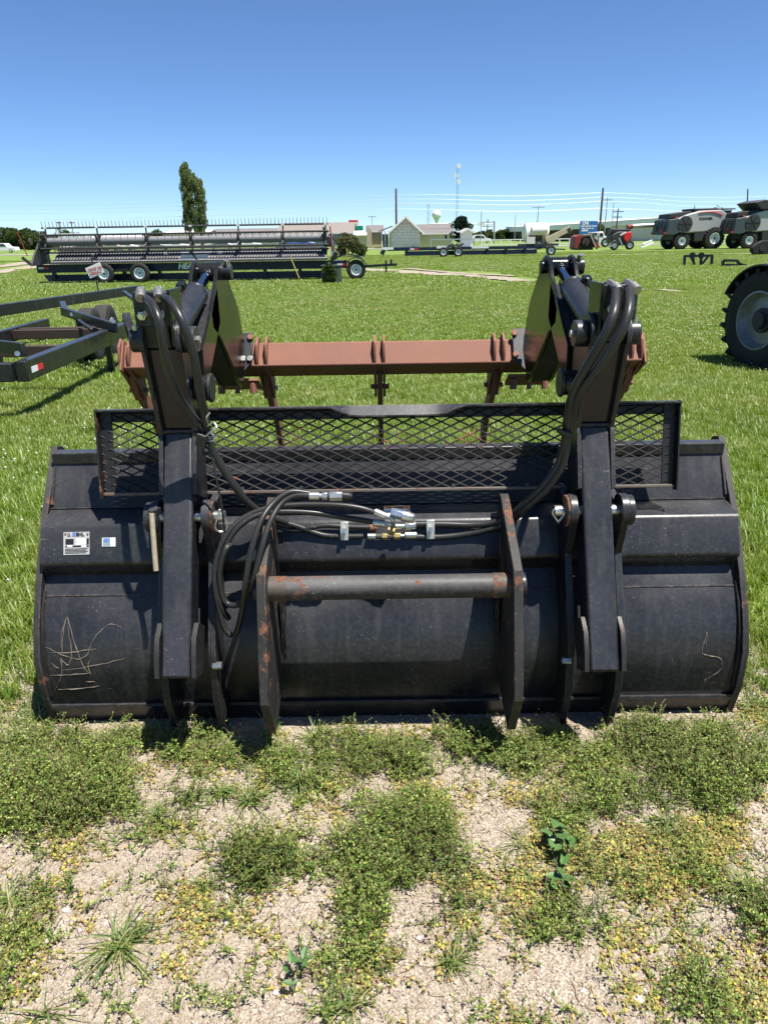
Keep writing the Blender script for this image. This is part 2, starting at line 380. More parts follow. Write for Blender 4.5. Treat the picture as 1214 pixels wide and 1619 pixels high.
def npmesh(name, V, F, mat, attrs=()):   # big meshes of equal-sized faces
    me = bpy.data.meshes.new(name); nv, nf, k = len(V), len(F), F.shape[1]
    me.vertices.add(nv); me.vertices.foreach_set('co', V.astype(np.float32).ravel())
    me.loops.add(nf * k); me.loops.foreach_set('vertex_index', F.astype(np.int32).ravel())
    me.polygons.add(nf); me.polygons.foreach_set('loop_start', np.arange(0, nf * k, k, dtype=np.int32)); me.polygons.foreach_set('loop_total', np.full(nf, k, dtype=np.int32))
    me.update(calc_edges=True)
    for nm, ty, data in attrs:
        a = me.attributes.new(nm, ty, 'POINT')
        if ty == 'FLOAT': a.data.foreach_set('value', data.astype(np.float32).ravel())
        else: a.data.foreach_set('color', data.astype(np.float32).ravel())
    me.materials.append(MAT[mat]); return me
# ------------------------------------------------------------------ ground, road, tracks
def plane(name, mat, pts, z, kind='structure'):
    m = MB(); m.add([(x, y, z) for x, y in pts], [tuple(range(len(pts)))]); o = m.build(name, mat); o['kind'] = kind; return o
plane('ground', 'field_ground', [(-1500, -30), (1500, -30), (1500, 3000), (-1500, 3000)], -0.035)
from mathutils import noise as mn
def gravel_sheet():
    nx, ny, x0, x1, y0, y1 = 300, 190, -2.6, 2.6, -.6, 2.9
    V = []
    for j in range(ny):
        for i in range(nx):
            x = x0 + (x1 - x0) * i / (nx - 1); y = y0 + (y1 - y0) * j / (ny - 1)
            z = -.014 + mn.noise((x * 1.3, y * 1.3, 3)) * .010 + mn.noise((x * 6, y * 6, 1)) * .006 + mn.noise((x * 22, y * 22, 5)) * .003
            e = min(x - x0, x1 - x, y - y0, y1 - y); z = z if e > .25 else z * e / .25 - (.25 - e) * .2
            V.append((x, y, z))
    V = np.array(V); I = np.arange(nx * ny).reshape(ny, nx)
    F = np.stack([I[:-1, :-1], I[:-1, 1:], I[1:, 1:], I[1:, :-1]], -1).reshape(-1, 4)
    me = npmesh('gravel_ground', V, F, 'gravel'); me.polygons.foreach_set('use_smooth', [True] * len(F))
    o = bpy.data.objects.new('gravel_ground', me); col.objects.link(o); o['kind'] = 'structure'
gravel_sheet()
PATHS = []
def strip(name, mat, pts, w0, w1, z, wob=.2, reg=True):
    ps = smooth_path([(x, y, z) for x, y in pts], 14); m = MB(); vs = []
    for i, p in enumerate(ps):
        d = (ps[min(i + 1, len(ps) - 1)] - ps[max(i - 1, 0)]).normalized(); n_ = Vector((-d.y, d.x, 0)); t = i / (len(ps) - 1)
        hw = (w0 + (w1 - w0) * t) / 2 * (1 + wob * rnd.uniform(-1, 1)); c = p + n_ * rnd.uniform(-.3, .3) * wob * hw
        vs += [c - n_ * hw, c + n_ * hw]
        if reg: PATHS.append((c.x, c.y, hw + .3))
    o = MB().add(vs, [(2 * i, 2 * i + 1, 2 * i + 3, 2 * i + 2) for i in range(len(ps) - 1)]).build(name, mat); o['kind'] = 'structure'; return o
g2 = lambda px, py: tuple(G(px, py))[:2]
strip('dirt_track', 'path_dirt', [g2(530, 424), g2(600, 427), g2(680, 432), g2(760, 437), g2(830, 444)], 1.8, 1.0, .004, .3)
strip('dirt_track', 'path_dirt', [g2(640, 424), g2(720, 431), g2(815, 436)], .6, .5, .008, .4)
strip('dirt_track', 'path_dirt', [g2(-40, 436), g2(20, 427), g2(80, 418)], .9, 2.2, .004, .3)
strip('dirt_track', 'path_dirt', [g2(-40, 426), g2(20, 419), g2(60, 414)], 1.2, 2.5, .008, .4)
strip('dirt_track', 'path_dirt', [g2(880, 404), g2(1000, 402), g2(1240, 400)], 1.5, 1.2, .004, .3)
strip('dirt_track', 'path_dirt', [g2(990, 458), g2(1030, 457), g2(1075, 460)], .35, .3, .004, .5)
strip('road', 'asphalt', [(-400, 104), (0, 112), (300, 150)], 7, 9, .004, .02, False)

# ------------------------------------------------------------------ the grapple bucket
XC = .018
bk = thing('grapple_bucket', (XC, 2.3, 0), 'big black loader bucket with rusty grapple beam and mesh guard, standing on weedy gravel', 'grapple bucket')
def pr(lst): return [(Y, ZC(py, Y)) for py, Y in lst]
HW = 1.20
lipz1, lipz0 = ZC(702, 2.44), ZC(713, 2.44)
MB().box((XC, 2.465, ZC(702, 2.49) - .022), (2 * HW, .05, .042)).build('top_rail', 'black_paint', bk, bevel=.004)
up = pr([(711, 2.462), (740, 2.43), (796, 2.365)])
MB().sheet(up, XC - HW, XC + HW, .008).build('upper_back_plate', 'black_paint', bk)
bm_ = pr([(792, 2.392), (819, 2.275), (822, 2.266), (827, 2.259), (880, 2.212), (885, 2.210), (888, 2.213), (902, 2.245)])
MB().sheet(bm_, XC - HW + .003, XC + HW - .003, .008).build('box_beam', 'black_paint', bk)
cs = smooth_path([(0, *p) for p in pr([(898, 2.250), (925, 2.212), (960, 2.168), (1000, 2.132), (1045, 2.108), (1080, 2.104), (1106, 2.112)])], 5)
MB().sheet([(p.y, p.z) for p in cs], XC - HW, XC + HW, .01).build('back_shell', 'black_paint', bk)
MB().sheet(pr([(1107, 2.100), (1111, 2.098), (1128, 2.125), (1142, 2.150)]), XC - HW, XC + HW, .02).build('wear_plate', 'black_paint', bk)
MB().sheet([(2.15, .004), (2.6, .004), (3.15, .004)], XC - HW, XC + HW, .012).build('floor_plate', 'black_paint', bk)
MB().box((XC, 3.2, .012), (2 * HW + .04, .22, .022)).build('cutting_edge', 'edge_rusty', bk, bevel=.003)
sidep = pr([(697, 2.545), (697, 2.50), (810, 2.325), (920, 2.192), (985, 2.125), (1040, 2.085), (1095, 2.085), (1137, 2.118)]) + [(2.16, .0), (3.2, .0), (3.25, .05)]
for s in (-1, 1):
    x = XC + s * (HW + .011)
    MB().prism(sidep, x - .011, x + .011).build('side_plate', 'edge_rusty', bk, bevel=.002)
    # drain hole ring near the corner
# rivets and weld beads across the back shell
MB().tube([(XC - HW, *pr([(934, 2.2)])[0]), (XC - .0, *pr([(934, 2.2)])[0]), (XC + HW, *pr([(934, 2.2)])[0])], .0035, 6).build('weld_bead', 'black_paint', bk)
for s in (-1, 1):
    m = MB(); pts = [Vector((XC + s * (HW - .006), y, z)) for y, z in pr([(730, 2.44), (790, 2.368)])]
    m.tube(pts, .006, 6); m.tube([Vector((XC + s * (HW - .004), y - .004, z)) for y, z in pr([(925, 2.21), (960, 2.165), (1000, 2.13), (1045, 2.105), (1090, 2.105)])], .006, 6)
    m.build('weld_seam', 'black_rusty', bk, kind='stuff')

# ribs beside the arms with their pins
PIN = Vector((0, 2.150, ZC(812, 2.150)))
ribp = [(PIN.y + .055 * math.cos(a), PIN.z + .055 * math.sin(a)) for a in [R(t) for t in range(20, 230, 14)]]
ribp += pr([(880, 2.135), (960, 2.062), (1020, 2.008), (1042, 1.998), (1052, 2.004), (1100, 1.99), (1150, 2.03)]) + [(2.16, .03), (2.16, .2), (2.20, .4), (2.30, .6), (2.32, .80)]
for s in (-1, 1):
    for hx in (.588, .752):
        x = XC + s * hx
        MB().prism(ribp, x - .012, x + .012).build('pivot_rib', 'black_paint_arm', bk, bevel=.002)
    xi, xo = XC + s * .588, XC + s * .752
    pp = MB().cyl((xi - s * .055, PIN.y, PIN.z), (xo + s * .04, PIN.y, PIN.z), .019, 20).build('pivot_pin', 'zinc', bk, bevel=.002)
    MB().cyl((xi - s * .022, PIN.y, PIN.z), (xi - s * .011, PIN.y, PIN.z), .052, 28).build('pin_boss', 'black_rusty', bk, bevel=.003)
    MB().cyl((xo + s * .012, PIN.y, PIN.z), (xo + s * .032, PIN.y, PIN.z), .050, 28).build('pin_boss', 'black_paint_arm', bk, bevel=.003)
    MB().cyl((xi + s * .0, 2.0, ZC(1048, 2.0)), (xi - s * .03, 2.0, ZC(1048, 2.0)), .012, 6).build('bolt', 'zinc', bk)
    ring = [(xi - s * .042 + .008 * math.sin(t * 2), PIN.y - .012 - .006 * math.sin(t), PIN.z - .012 + (.038 if s < 0 else .024) * math.cos(t)) for t in np.linspace(0, 6.28, 18)]
    ring = [(a + (.014 * math.sin(t)) * s, b, c) for (a, b, c), t in zip(ring, np.linspace(0, 6.28, 18))]
    MB().tube(ring, .004, 6).build('lynch_ring', 'zinc', bk)
# handle of the left pin
h0, h1 = P(240, 811, 2.10), P(247, 902, 2.06)
MB().tube([h0, h0 * .5 + h1 * .5, h1], .0085, 12).build('pin_handle', 'beige_rod', bk)
MB().bar(P(238, 812, 2.10), P(252, 806, 2.13), .02, .02).build('handle_bracket', 'black_paint_arm', bk)

# posts that carry the grapple
def mixY(a, b, t): return a + (b - a) * t
LO, MI = (1.878, ZC(1068, 1.878)), (2.225, ZC(678, 2.225))
TP = (2.165, ZC(549, 2.165)); TB = (2.150, ZC(478, 2.150))
def lerp(a, b, t): return (a[0] + (b[0] - a[0]) * t, a[1] + (b[1] - a[1]) * t)
def normal2(a, b):                       # towards the back of the segment a-b going up
    d = Vector((b[0] - a[0], b[1] - a[1])).normalized(); return Vector((d.y, -d.x))
nL, nU = normal2(LO, MI), normal2(MI, TP)
def off(p, n_, t): return (p[0] + n_.x * t, p[1] + n_.y * t)
for s in (-1, 1):
    x = XC - .006 + s * .668
    th = .095
    lower = [LO, MI, off(MI, nL, th), off(LO, nL, th)]
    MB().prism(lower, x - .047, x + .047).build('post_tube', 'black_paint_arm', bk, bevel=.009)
    upper = [off(MI, nU, .012), off(TP, nU, .012), off(TP, nU, th), off(MI, nU, th)]
    MB().prism(upper, x - .050, x + .050).build('post_upper_tube', 'black_gloss', bk, bevel=.004)
    MB().tube([(x - .044, *off(MI, nU, .006)), (x + .044, *off(MI, nU, .006))], .006, 8).build('weld_bead', 'black_paint_arm', bk)
    # side flanges: lower gusset and upper ear plate
    q0, q1 = LO, lerp(LO, MI, .26); q2 = lerp(LO, MI, .08)
    a0, a1 = lerp(LO, MI, .74), MI
    ear = (2.20, ZC(532, 2.20))
    for t in (-1, 1):
        xx = x + t * .0535
        gus = [off(LO, nL, -.003), off(q2, nL, -.012), off(lerp(LO, MI, .16), nL, -.010), off(lerp(LO, MI, .22), nL, .02), off(lerp(LO, MI, .20), nL, .10), off(LO, nL, .085)]
        MB().prism(gus, xx - .008 + t * .004, xx + .008 + t * .004).build('post_foot_gusset', 'black_block', bk, bevel=.002)
        fl = [off(a0, nL, .004), off(lerp(LO, MI, .97), nL, -.010), off(MI, nU, -.010), off(TP, nU, -.014)]
        fl += [(ear[0] + .062 * math.cos(R(v)), ear[1] + .062 * math.sin(R(v))) for v in (200, 170, 140, 110, 80, 50, 20)]
        fl += [(2.33, 1.30), (2.33, 1.10), off(a0, nL, .15)]
        MB().prism(fl, xx - .007, xx + .007).build('post_side_plate', 'black_paint_arm', bk, bevel=.002)
        if t == s: continue
    MB().cyl((x - .085, *ear), (x + .095 * 1, *ear), .021, 20).build('cylinder_pin', 'black_paint_arm', bk, bevel=.003)
    MB().cyl((x + s * .062, *ear), (x + s * .098, *ear), .036, 24).build('pin_boss', 'black_paint_arm', bk, bevel=.004)
    MB().cyl((x - s * .062, *ear), (x - s * .098, *ear), .040, 24).build('pin_boss', 'black_paint_arm', bk, bevel=.004)
    MB().cyl((x - s * .098, *ear), (x - s * .108, *ear), .012, 6).build('bolt', 'zinc', bk)
    MB().cyl((x + s * .08, ear[0] - .01, ear[1] + .03), (x + s * .08, ear[0] - .012, ear[1] + .046), .009, 8).build('bolt', 'zinc', bk)
    piv = (2.255, ZC(609, 2.255))
    MB().cyl((x - s * .065, *piv), (x - s * .105, *piv), .040, 24).build('pivot_collar', 'black_gloss', bk, bevel=.003)
    MB().cyl((x - s * .1055, *piv), (x - s * .118, *piv), .046, 28).build('pivot_cap', 'black_block', bk, bevel=.004)
    # valve block on top with hose fittings
    xb = x + s * .018 + (0 if s > 0 else .004)
    MB().bar((xb, *off(TP, nU, .045)), (xb, *off(TB, nU, .045)), .082, .075, (0, -1, 0)).build('top_bracket', 'black_block', bk, bevel=.003)
    MB().box((xb, TB[0] + .035, TB[1] - .01), (.105, .06, .10)).build('valve_block', 'black_block', bk, bevel=.004)
    MB().box((xb - s * .058, TB[0] + .05, TB[1] - .03), (.008, .12, .15)).build('block_side_plate', 'black_gloss', bk, bevel=.001)
    for q in (-1, 1):
        fx = xb + q * .026
        fy = TB[0] + .002
        f = MB().cyl((fx, fy + .002, TB[1] - .025), (fx, fy - .014, TB[1] - .027), .014, 6).cyl((fx, fy - .014, TB[1] - .027), (fx, fy - .024, TB[1] - .028), .009, 10)
        f.build('hydraulic_plug', 'zinc', bk, bevel=.001)
        top = Vector((fx, fy + .02, TB[1] + .032)); 
        m = MB().cyl(top - Vector((0, -.005, .03)), top, .012, 8).cyl(top - Vector((0, 0, .004)), top + Vector((-.006, .004, .016)), .0145, 6).cyl(top + Vector((-.006, .004, .012)), top + Vector((.003, -.026, .004)), .0125, 6).cyl(top + Vector((.003, -.026, .004)), top + Vector((.010, -.052, -.008)), .0145, 12)
        m.build('hose_fitting', 'old_zinc', bk, bevel=.0015)

# hydraulic hoses: pixel path plus distance
def hose(pts, r=.0095, nm='hydraulic_hose', mat='hose_rubber', n=6):
    return MB().tube(smooth_path([P(*p) for p in pts], n), r, 12).build(nm, mat, bk)
hose([(231, 472, 2.13), (242, 483, 2.06), (253, 512, 2.02), (262, 565, 2.03), (280, 622, 2.07), (303, 655, 2.10), (324, 686, 2.12)], .0125)
hose([(258, 470, 2.13), (272, 480, 2.07), (290, 512, 2.03), (307, 565, 2.04), (317, 625, 2.07), (325, 660, 2.10), (328, 688, 2.12)], .0125)
hose([(973, 458, 2.13), (971, 490, 2.04), (958, 525, 2.02), (930, 575, 2.04), (906, 620, 2.07), (897, 660, 2.10), (894, 690, 2.12)], .0135)
hose([(994, 458, 2.13), (994, 485, 2.05), (984, 520, 2.02), (950, 575, 2.03), (918, 620, 2.06), (903, 660, 2.10), (897, 690, 2.12)], .0135)
hose([(324, 688, 2.12), (332, 705, 2.14), (350, 737, 2.15), (372, 770, 2.16), (392, 795, 2.18), (418, 812, 2.21), (455, 826, 2.23)], .0125)
hose([(329, 690, 2.13), (338, 712, 2.155), (356, 742, 2.165), (378, 775, 2.18), (396, 798, 2.19), (425, 818, 2.22), (470, 832, 2.235), (511, 846, 2.235), (548, 848, 2.232), (574, 848, 2.232)], .010)
hose([(893, 690, 2.12), (889, 712, 2.13), (880, 738, 2.14), (856, 770, 2.15), (830, 795, 2.17), (808, 815, 2.20), (780, 826, 2.225), (745, 830, 2.235), (700, 829, 2.238), (655, 829, 2.238)], .0115)
hose([(898, 690, 2.12), (894, 715, 2.125), (886, 742, 2.13), (862, 775, 2.14), (834, 801, 2.16), (812, 820, 2.19), (785, 833, 2.22), (745, 843, 2.232), (700, 849, 2.232), (658, 849, 2.232)], .0115)
hose([(436, 832, 2.235), (465, 838, 2.235), (511, 831, 2.238), (550, 833, 2.238), (585, 834, 2.238)], .009)
# loose coiled hoses hanging on the left lug
hose([(490, 784, 2.10), (465, 784, 2.10), (444, 797, 2.08), (426, 828, 2.03), (413, 870, 1.98), (400, 918, 1.96), (384, 951, 2.00), (366, 957, 2.02), (353, 944, 2.03), (348, 905, 2.04), (357, 870, 2.05), (364, 862, 2.07)])
hose([(490, 780, 2.11), (458, 778, 2.10), (432, 796, 2.07), (412, 825, 2.02), (397, 872, 1.97), (388, 925, 1.95), (382, 971, 1.98), (371, 1004, 2.01), (356, 994, 2.02), (347, 964, 2.03), (340, 925, 2.04), (343, 885, 2.06), (359, 845, 2.09), (386, 819, 2.12), (425, 803, 2.14), (478, 798, 2.15), (537, 799, 2.15), (572, 804, 2.15), (597, 812, 2.15)])
hose([(602, 827, 2.16), (550, 819, 2.16), (498, 811, 2.15), (452, 809, 2.14), (415, 812, 2.13), (386, 826, 2.11), (363, 852, 2.09), (350, 890, 2.06), (345, 930, 2.04), (352, 962, 2.03), (362, 978, 2.04)])
hose([(325, 700, 2.12), (336, 725, 2.10), (344, 765, 2.09), (351, 800, 2.09), (355, 840, 2.10)], .0035, 'thin_cable')
# straps, clamps and ties
for (ax, ay), (bx, by), Y in (((306, 684), (336, 696), 2.095), ((881, 680), (906, 690), 2.095)):
    MB().bar(P(ax, ay, Y), P(bx, by, Y), .022, .014, (0, 0, 1)).build('hose_strap', 'hose_rubber', bk, bevel=.003)
MB().bar(P(312, 693, 2.12), P(328, 698, 2.12), .03, .04).build('hose_saddle', 'black_paint_arm', bk, bevel=.003)
for pts in ([(325, 690, 2.09), (337, 680, 2.07), (343, 676, 2.08), (338, 668, 2.09), (329, 673, 2.1)], [(329, 670, 2.1), (327, 660, 2.08), (332, 652, 2.08)], [(328, 697, 2.09), (337, 697, 2.08), (339, 690, 2.08), (333, 684, 2.09)]):
    MB().tube(smooth_path([P(*p) for p in pts], 4), .003, 6).build('wire_tie', 'zinc', bk)
for px in (544.5, 680.5):
    c = P(px, 839 if px < 600 else 837, 2.215); c2 = P(px, 853, 2.2)
    MB().bar(P(px, 825 - (3 if px > 600 else 0), 2.224), P(px, 854 - (2 if px > 600 else 0), 2.218), .027, .004, (0, -1, .3)).build('hose_clamp', 'zinc_plate', bk, bevel=.001)
    MB().cyl(c, c + Vector((0, -.012, .004)), .008, 6).build('clamp_bolt', 'zinc', bk)
# couplers and crimped ends
def fit(pts, mats='zinc', nm='hose_fitting'):
    m = MB()
    for (a, b, r, n) in pts: m.cyl(P(*a), P(*b), r, n)
    return m.build(nm, mats, bk, bevel=.001)
fit([((489, 784, 2.10), (505, 784, 2.10), .0135, 12), ((505, 784, 2.10), (513, 784, 2.10), .008, 10), ((509, 784, 2.10), (518, 784, 2.10), .013, 6)])
fit([((521, 784, 2.10), (541, 784, 2.10), .0165, 6)], 'zinc', 'quick_coupler')
fit([((541, 784, 2.10), (553, 785, 2.10), .0145, 12), ((553, 785, 2.10), (557, 785, 2.10), .010, 12)], 'hose_rubber', 'dust_cap')
fit([((519, 784, 2.10), (521.5, 784, 2.10), .015, 12)], 'dark_metal', 'coupler_ring')
fit([((592, 809, 2.15), (609, 816, 2.145), .013, 12)])
MB().tube(smooth_path([P(608, 815, 2.145), P(617, 819, 2.14), P(622, 824, 2.14), P(621, 834, 2.16)], 4), .0065, 8).build('elbow_tube', 'zinc', bk)
fit([((590, 826, 2.16), (609, 828, 2.155), .013, 12)])
MB().tube(smooth_path([P(608, 828, 2.155), P(616, 829, 2.15), P(619, 834, 2.16), P(619, 840, 2.18)], 4), .0065, 8).build('elbow_tube', 'zinc', bk)
fit([((619, 836, 2.17), (619, 842, 2.19), .0125, 6)], 'brass_yellow')
fit([((581, 848, 2.225), (594, 848, 2.225), .0115, 12)]); fit([((604, 848, 2.222), (612, 848, 2.222), .012, 6)], 'brass_yellow')
fit([((594, 848, 2.222), (624, 848, 2.222), .0095, 10)], 'dark_metal', 'tee_fitting'); fit([((622, 847, 2.22), (632, 847, 2.22), .0125, 6)], 'brass_yellow')
fit([((626, 847, 2.22), (633, 847, 2.22), .012, 6), ((633, 847, 2.22), (640, 847, 2.22), .006, 10), ((640, 846, 2.22), (658, 846, 2.222), .0125, 12)])
fit([((625, 832, 2.225), (640, 832, 2.225), .009, 12), ((640, 832, 2.225), (657, 830, 2.228), .0135, 8)])
fit([((618, 810, 2.13), (640, 816, 2.12), .0165, 6)], 'blue_metal', 'quick_coupler')
fit([((636, 815, 2.12), (648, 818, 2.115), .0185, 16), ((648, 818, 2.115), (654, 820, 2.11), .0165, 16)], 'zinc', 'coupler_sleeve')
fit([((596, 833, 2.235), (585, 834, 2.235), .012, 10)], 'rust_beam', 'rusty_fitting')

# quick-attach lugs with the cross pipe
lug = pr([(786, 2.285), (783, 2.262), (789, 2.235), (905, 1.952), (925, 1.936), (1000, 1.892), (1060, 1.855), (1112, 1.832), (1157, 1.912)]) + [(2.02, .12), (2.12, .15), (2.12, .3), (2.25, .55), (2.27, .70)]
for s in (-1, 1):
    x = XC - .004 + s * .392
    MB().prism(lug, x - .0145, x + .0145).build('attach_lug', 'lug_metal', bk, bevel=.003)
    MB().box((x - s * .03, 2.14, .30), (.012, .06, .35)).build('lug_stiffener', 'black_paint', bk)
pc = Vector((0, 2.0, ZC(928, 2.0)))
MB().cyl((XC - .40, pc.y, pc.z), (XC + .41, pc.y, pc.z), .038, 40).build('cross_pipe', 'pipe_metal', bk)
for s in (-1, 1):
    MB().cyl((XC - .004 + s * .377, pc.y, pc.z), (XC - .004 + s * .322, pc.y, pc.z), .0395, 40).build('pipe_end_band', 'rusty_lip', bk)
    MB().cyl((XC - .004 + s * .407, pc.y, pc.z), (XC - .004 + s * .425, pc.y, pc.z), .040, 32).build('pipe_end_boss', 'black_paint_arm', bk, bevel=.003)
hose([(826, 940, 1.98), (829, 950, 1.99), (827, 960, 2.0), (822, 962, 2.0)], .002, 'wire_loop', 'dark_metal')

# decals and marks on the back
fr = bm_[3], bm_[4]
fdir = Vector((0, fr[1][0] - fr[0][0], fr[1][1] - fr[0][1])).normalized()      # down the beam face
fn = Vector((0, fdir.z, -fdir.y)) ;  fn = fn if fn.y < 0 else -fn
def onbeam(px, py, d=.0):                                                      # point of the beam face under a pixel
    o_ = Vector((0, *fr[0])) + fn * d; r_ = ray(px, py); return C0 + r_ * ((o_ - C0).dot(fn) / r_.dot(fn))
def decal(px0, py0, px1, py1, d, nm, mat, th=.001, par=bk):
    a = onbeam((px0 + px1) / 2, py0, d); b = onbeam((px0 + px1) / 2, py1, d); l_ = onbeam(px0, (py0 + py1) / 2, d); r_ = onbeam(px1, (py0 + py1) / 2, d)
    return MB().bar(a, b, (r_ - l_).length, th, fn).build(nm, mat, par)
decal(101, 841, 142, 877, .002, 'data_plate', 'plate_metal')
pl = bk.children[-1]
decal(104, 852, 117, 861, .0030, 'plate_print', 'text_black', .0006, pl); decal(137, 851, 141, 861, .0030, 'plate_print', 'text_black', .0006, pl)
decal(121, 851.5, 137, 861, .0031, 'plate_print', 'sticker_white', .0006, pl); decal(104, 862.5, 141, 865, .0030, 'plate_print', 'text_black', .0006, pl)
decal(107, 862.5, 115, 865, .0036, 'plate_print', 'sticker_white', .0006, pl); decal(129, 862.5, 137, 865, .0036, 'plate_print', 'sticker_white', .0006, pl)
for k in range(4): decal(103.5, 867.2 + k * 2.2, 139.5 - (k % 2) * 3, 868.3 + k * 2.2, .0030, 'plate_print', 'text_black', .0006, pl)
decal(115, 841.5, 120, 848.5, .0030, 'plate_print', 'sticker_blue', .0006, pl)
text('EHL', .0165, onbeam(127, 845, .0040), (1, 0, 0), -fdir, 'text_black', pl, bold=.0006)
text('G', .0165, onbeam(109, 846, .0040), (1, .0, .25), -fdir, 'text_black', pl)
for px, py in ((104, 844), (139, 844)): MB().cyl(onbeam(px, py, .002), onbeam(px, py, .006), .003, 8).build('rivet', 'rusty_lip', pl)
decal(162, 850, 183, 864, .002, 'inventory_sticker', 'sticker_white'); st = bk.children[-1]
decal(163, 850.6, 175, 863.4, .0028, 'sticker_print', 'blue_wall', .0005, st); decal(165, 851.5, 172, 857, .0034, 'sticker_print', 'sticker_blue', .0005, st)
# warning label on the slanted top of the beam
tn = Vector((0, bm_[1][1] - bm_[0][1], -(bm_[1][0] - bm_[0][0]))).normalized(); tn = tn if tn.z > 0 else -tn
def ontop(px, py, d=.003):
    o_ = Vector((0, *bm_[0])) + tn * d; r_ = ray(px, py); return C0 + r_ * ((o_ - C0).dot(tn) / r_.dot(tn))
def decal2(px0, py0, px1, py1, d, nm, mat, par):
    a = ontop((px0 + px1) / 2, py0, d); b = ontop((px0 + px1) / 2, py1, d); l_ = ontop(px0, (py0 + py1) / 2, d); r_ = ontop(px1, (py0 + py1) / 2, d)
    return MB().bar(a, b, (r_ - l_).length, .001, tn).build(nm, mat, par)
wl = decal2(607, 799.5, 648, 817, .003, 'warning_label', 'sticker_white', bk)
decal2(608, 800, 647, 803.5, .0042, 'label_print', 'sticker_orange', wl)
text('WARNING', .0085, ontop(628, 802, .0052), (1, 0, 0), (0, .9, .4), 'text_black', wl, bold=.0002)
for k in range(3): decal2(627, 806 + k * 2.5, 645, 807.2 + k * 2.5, .0042, 'label_print', 'text_red', wl)

# scratches scraped into the paint: thin proud lines following the shell
shellp = [(p.y, p.z) for p in cs]
def onshell(px, py, d=.0012):
    r_ = ray(px, py)
    for a, b in zip(shellp[:-1], shellp[1:]):
        e = Vector((0, b[0] - a[0], b[1] - a[1])); n_ = Vector((0, e.z, -e.y)).normalized(); n_ = n_ if n_.y < 0 else -n_
        o_ = Vector((0, *a)); q = C0 + r_ * ((o_ - C0).dot(n_) / r_.dot(n_)); t = (q - o_).dot(e) / e.length_squared
        if -.02 <= t <= 1.02: return q + n_ * d
    return None
def c1(x, y): return (x / 3.28 + 30, y / 3.28 + 780)
def c4(x, y): return (x / 2.93 + 800, y / 2.93 + 680)
SCR = [[c1(*p) for p in l] for l in (
    [(180, 1035), (215, 970), (225, 900), (215, 855), (240, 880), (262, 885), (275, 830), (262, 740), (258, 690)],
    [(220, 800), (222, 740), (250, 645), (275, 720), (310, 830), (345, 910), (378, 940)], [(232, 840), (225, 790), (235, 700), (248, 648)],
    [(105, 795), (160, 805), (220, 835), (300, 858), (325, 858), (360, 830), (375, 780), (420, 720), (470, 680), (505, 682), (535, 697)],
    [(168, 825), (260, 825), (340, 815), (400, 806)], [(230, 915), (330, 905), (430, 885), (505, 868), (552, 855)],
    [(165, 942), (270, 940), (370, 932)], [(205, 1015), (300, 1012), (420, 998)], [(350, 975), (395, 976)], [(172, 880), (195, 900), (210, 905)],
    [(375, 935), (360, 890), (372, 862)])]
SCR += [[c4(*p) for p in l] for l in ([(933, 1030), (925, 1000), (930, 935), (915, 980), (905, 1032), (940, 1045), (985, 1055), (998, 1085), (985, 1115), (940, 1145), (915, 1178)], [(915, 1165), (925, 1150)])]
m = MB()
for l in SCR:
    q = [onshell(*p) for p in l]; q = [p for p in q if p]
    if len(q) > 1:
        q2_ = [p + Vector((rnd.uniform(-.0015, .0015), 0, rnd.uniform(-.0015, .0015))) for p in smooth_path(q, 4)]
        m.tube(q2_, [(.0004 + .0013 * math.sin(math.pi * (i + .5) / len(q2_))) * rnd.uniform(.4, 1.3) for i in range(len(q2_))], 4)
flat('scratch_bare', (.19, .15, .115), .7, 0, .3, 80)
m.build('paint_scratches', 'scratch_bare', bk)

# mesh guard
gb, gt = (2.30, ZC(776, 2.30)), (2.365, ZC(642, 2.365)); GW = .972
gd = Vector((0, gt[0] - gb[0], gt[1] - gb[1])); GH = gd.length; gd.normalize(); gn = Vector((0, -gd.z, gd.y))
go = Vector((XC, *gb))
def gp(u, v, d=0): return go + Vector((u, 0, 0)) + gd * v + gn * d
ms = MB(); cell_w, cell_h, sw = .0640, .0150, .0056
nrow = int(GH / cell_h) + 1; ncol = int(2 * GW / cell_w) + 1
for r_ in range(nrow):                    # each strand of the expanded metal runs zigzag across the guard
    prevp = None; pts = []
    for c in range(ncol * 2 + 1):
        u = -GW + c * cell_w / 2; v = r_ * cell_h + (cell_h * .5 if (c + r_) % 2 else -cell_h * .5)
        if u > GW or v > GH: u = min(u, GW)
        pts.append(gp(min(u, GW), max(0, min(v, GH - .012)), .003 * (1 if (c + r_) % 2 else -1)))
    for a, b in zip(pts[:-1], pts[1:]):
        if (b - a).length > .01: ms.bar(a, b, sw, .0028, gd + gn * .7)
ms.build('expanded_mesh', 'mesh_black', bk)
MB().bar(gp(-GW, .004, .006), gp(GW, .004, .006), .022, .010, gd).build('guard_bottom_rail', 'guard_lip', bk, bevel=.002)
for s in (-1, 1):
    MB().bar(gp(s * (GW - .02), 0, .000), gp(s * (GW - .02), GH, .000), .040, .006, gn).build('guard_side_bar', 'mesh_black', bk, bevel=.001)
    MB().bar(gp(s * (GW + .004), -.01, .014), gp(s * (GW + .004), GH + .004, .014), .006, .034, gn).build('guard_side_flange', 'mesh_black', bk, bevel=.001)
MB().bar(gp(-GW, GH - .020, -.006), gp(GW, GH - .020, -.006), .004, .042, gd).build('guard_top_bar', 'mesh_black', bk, bevel=.001)
tf = MB(); nseg = 60; V_ = []                # top flange, bent down in the middle where it was hit
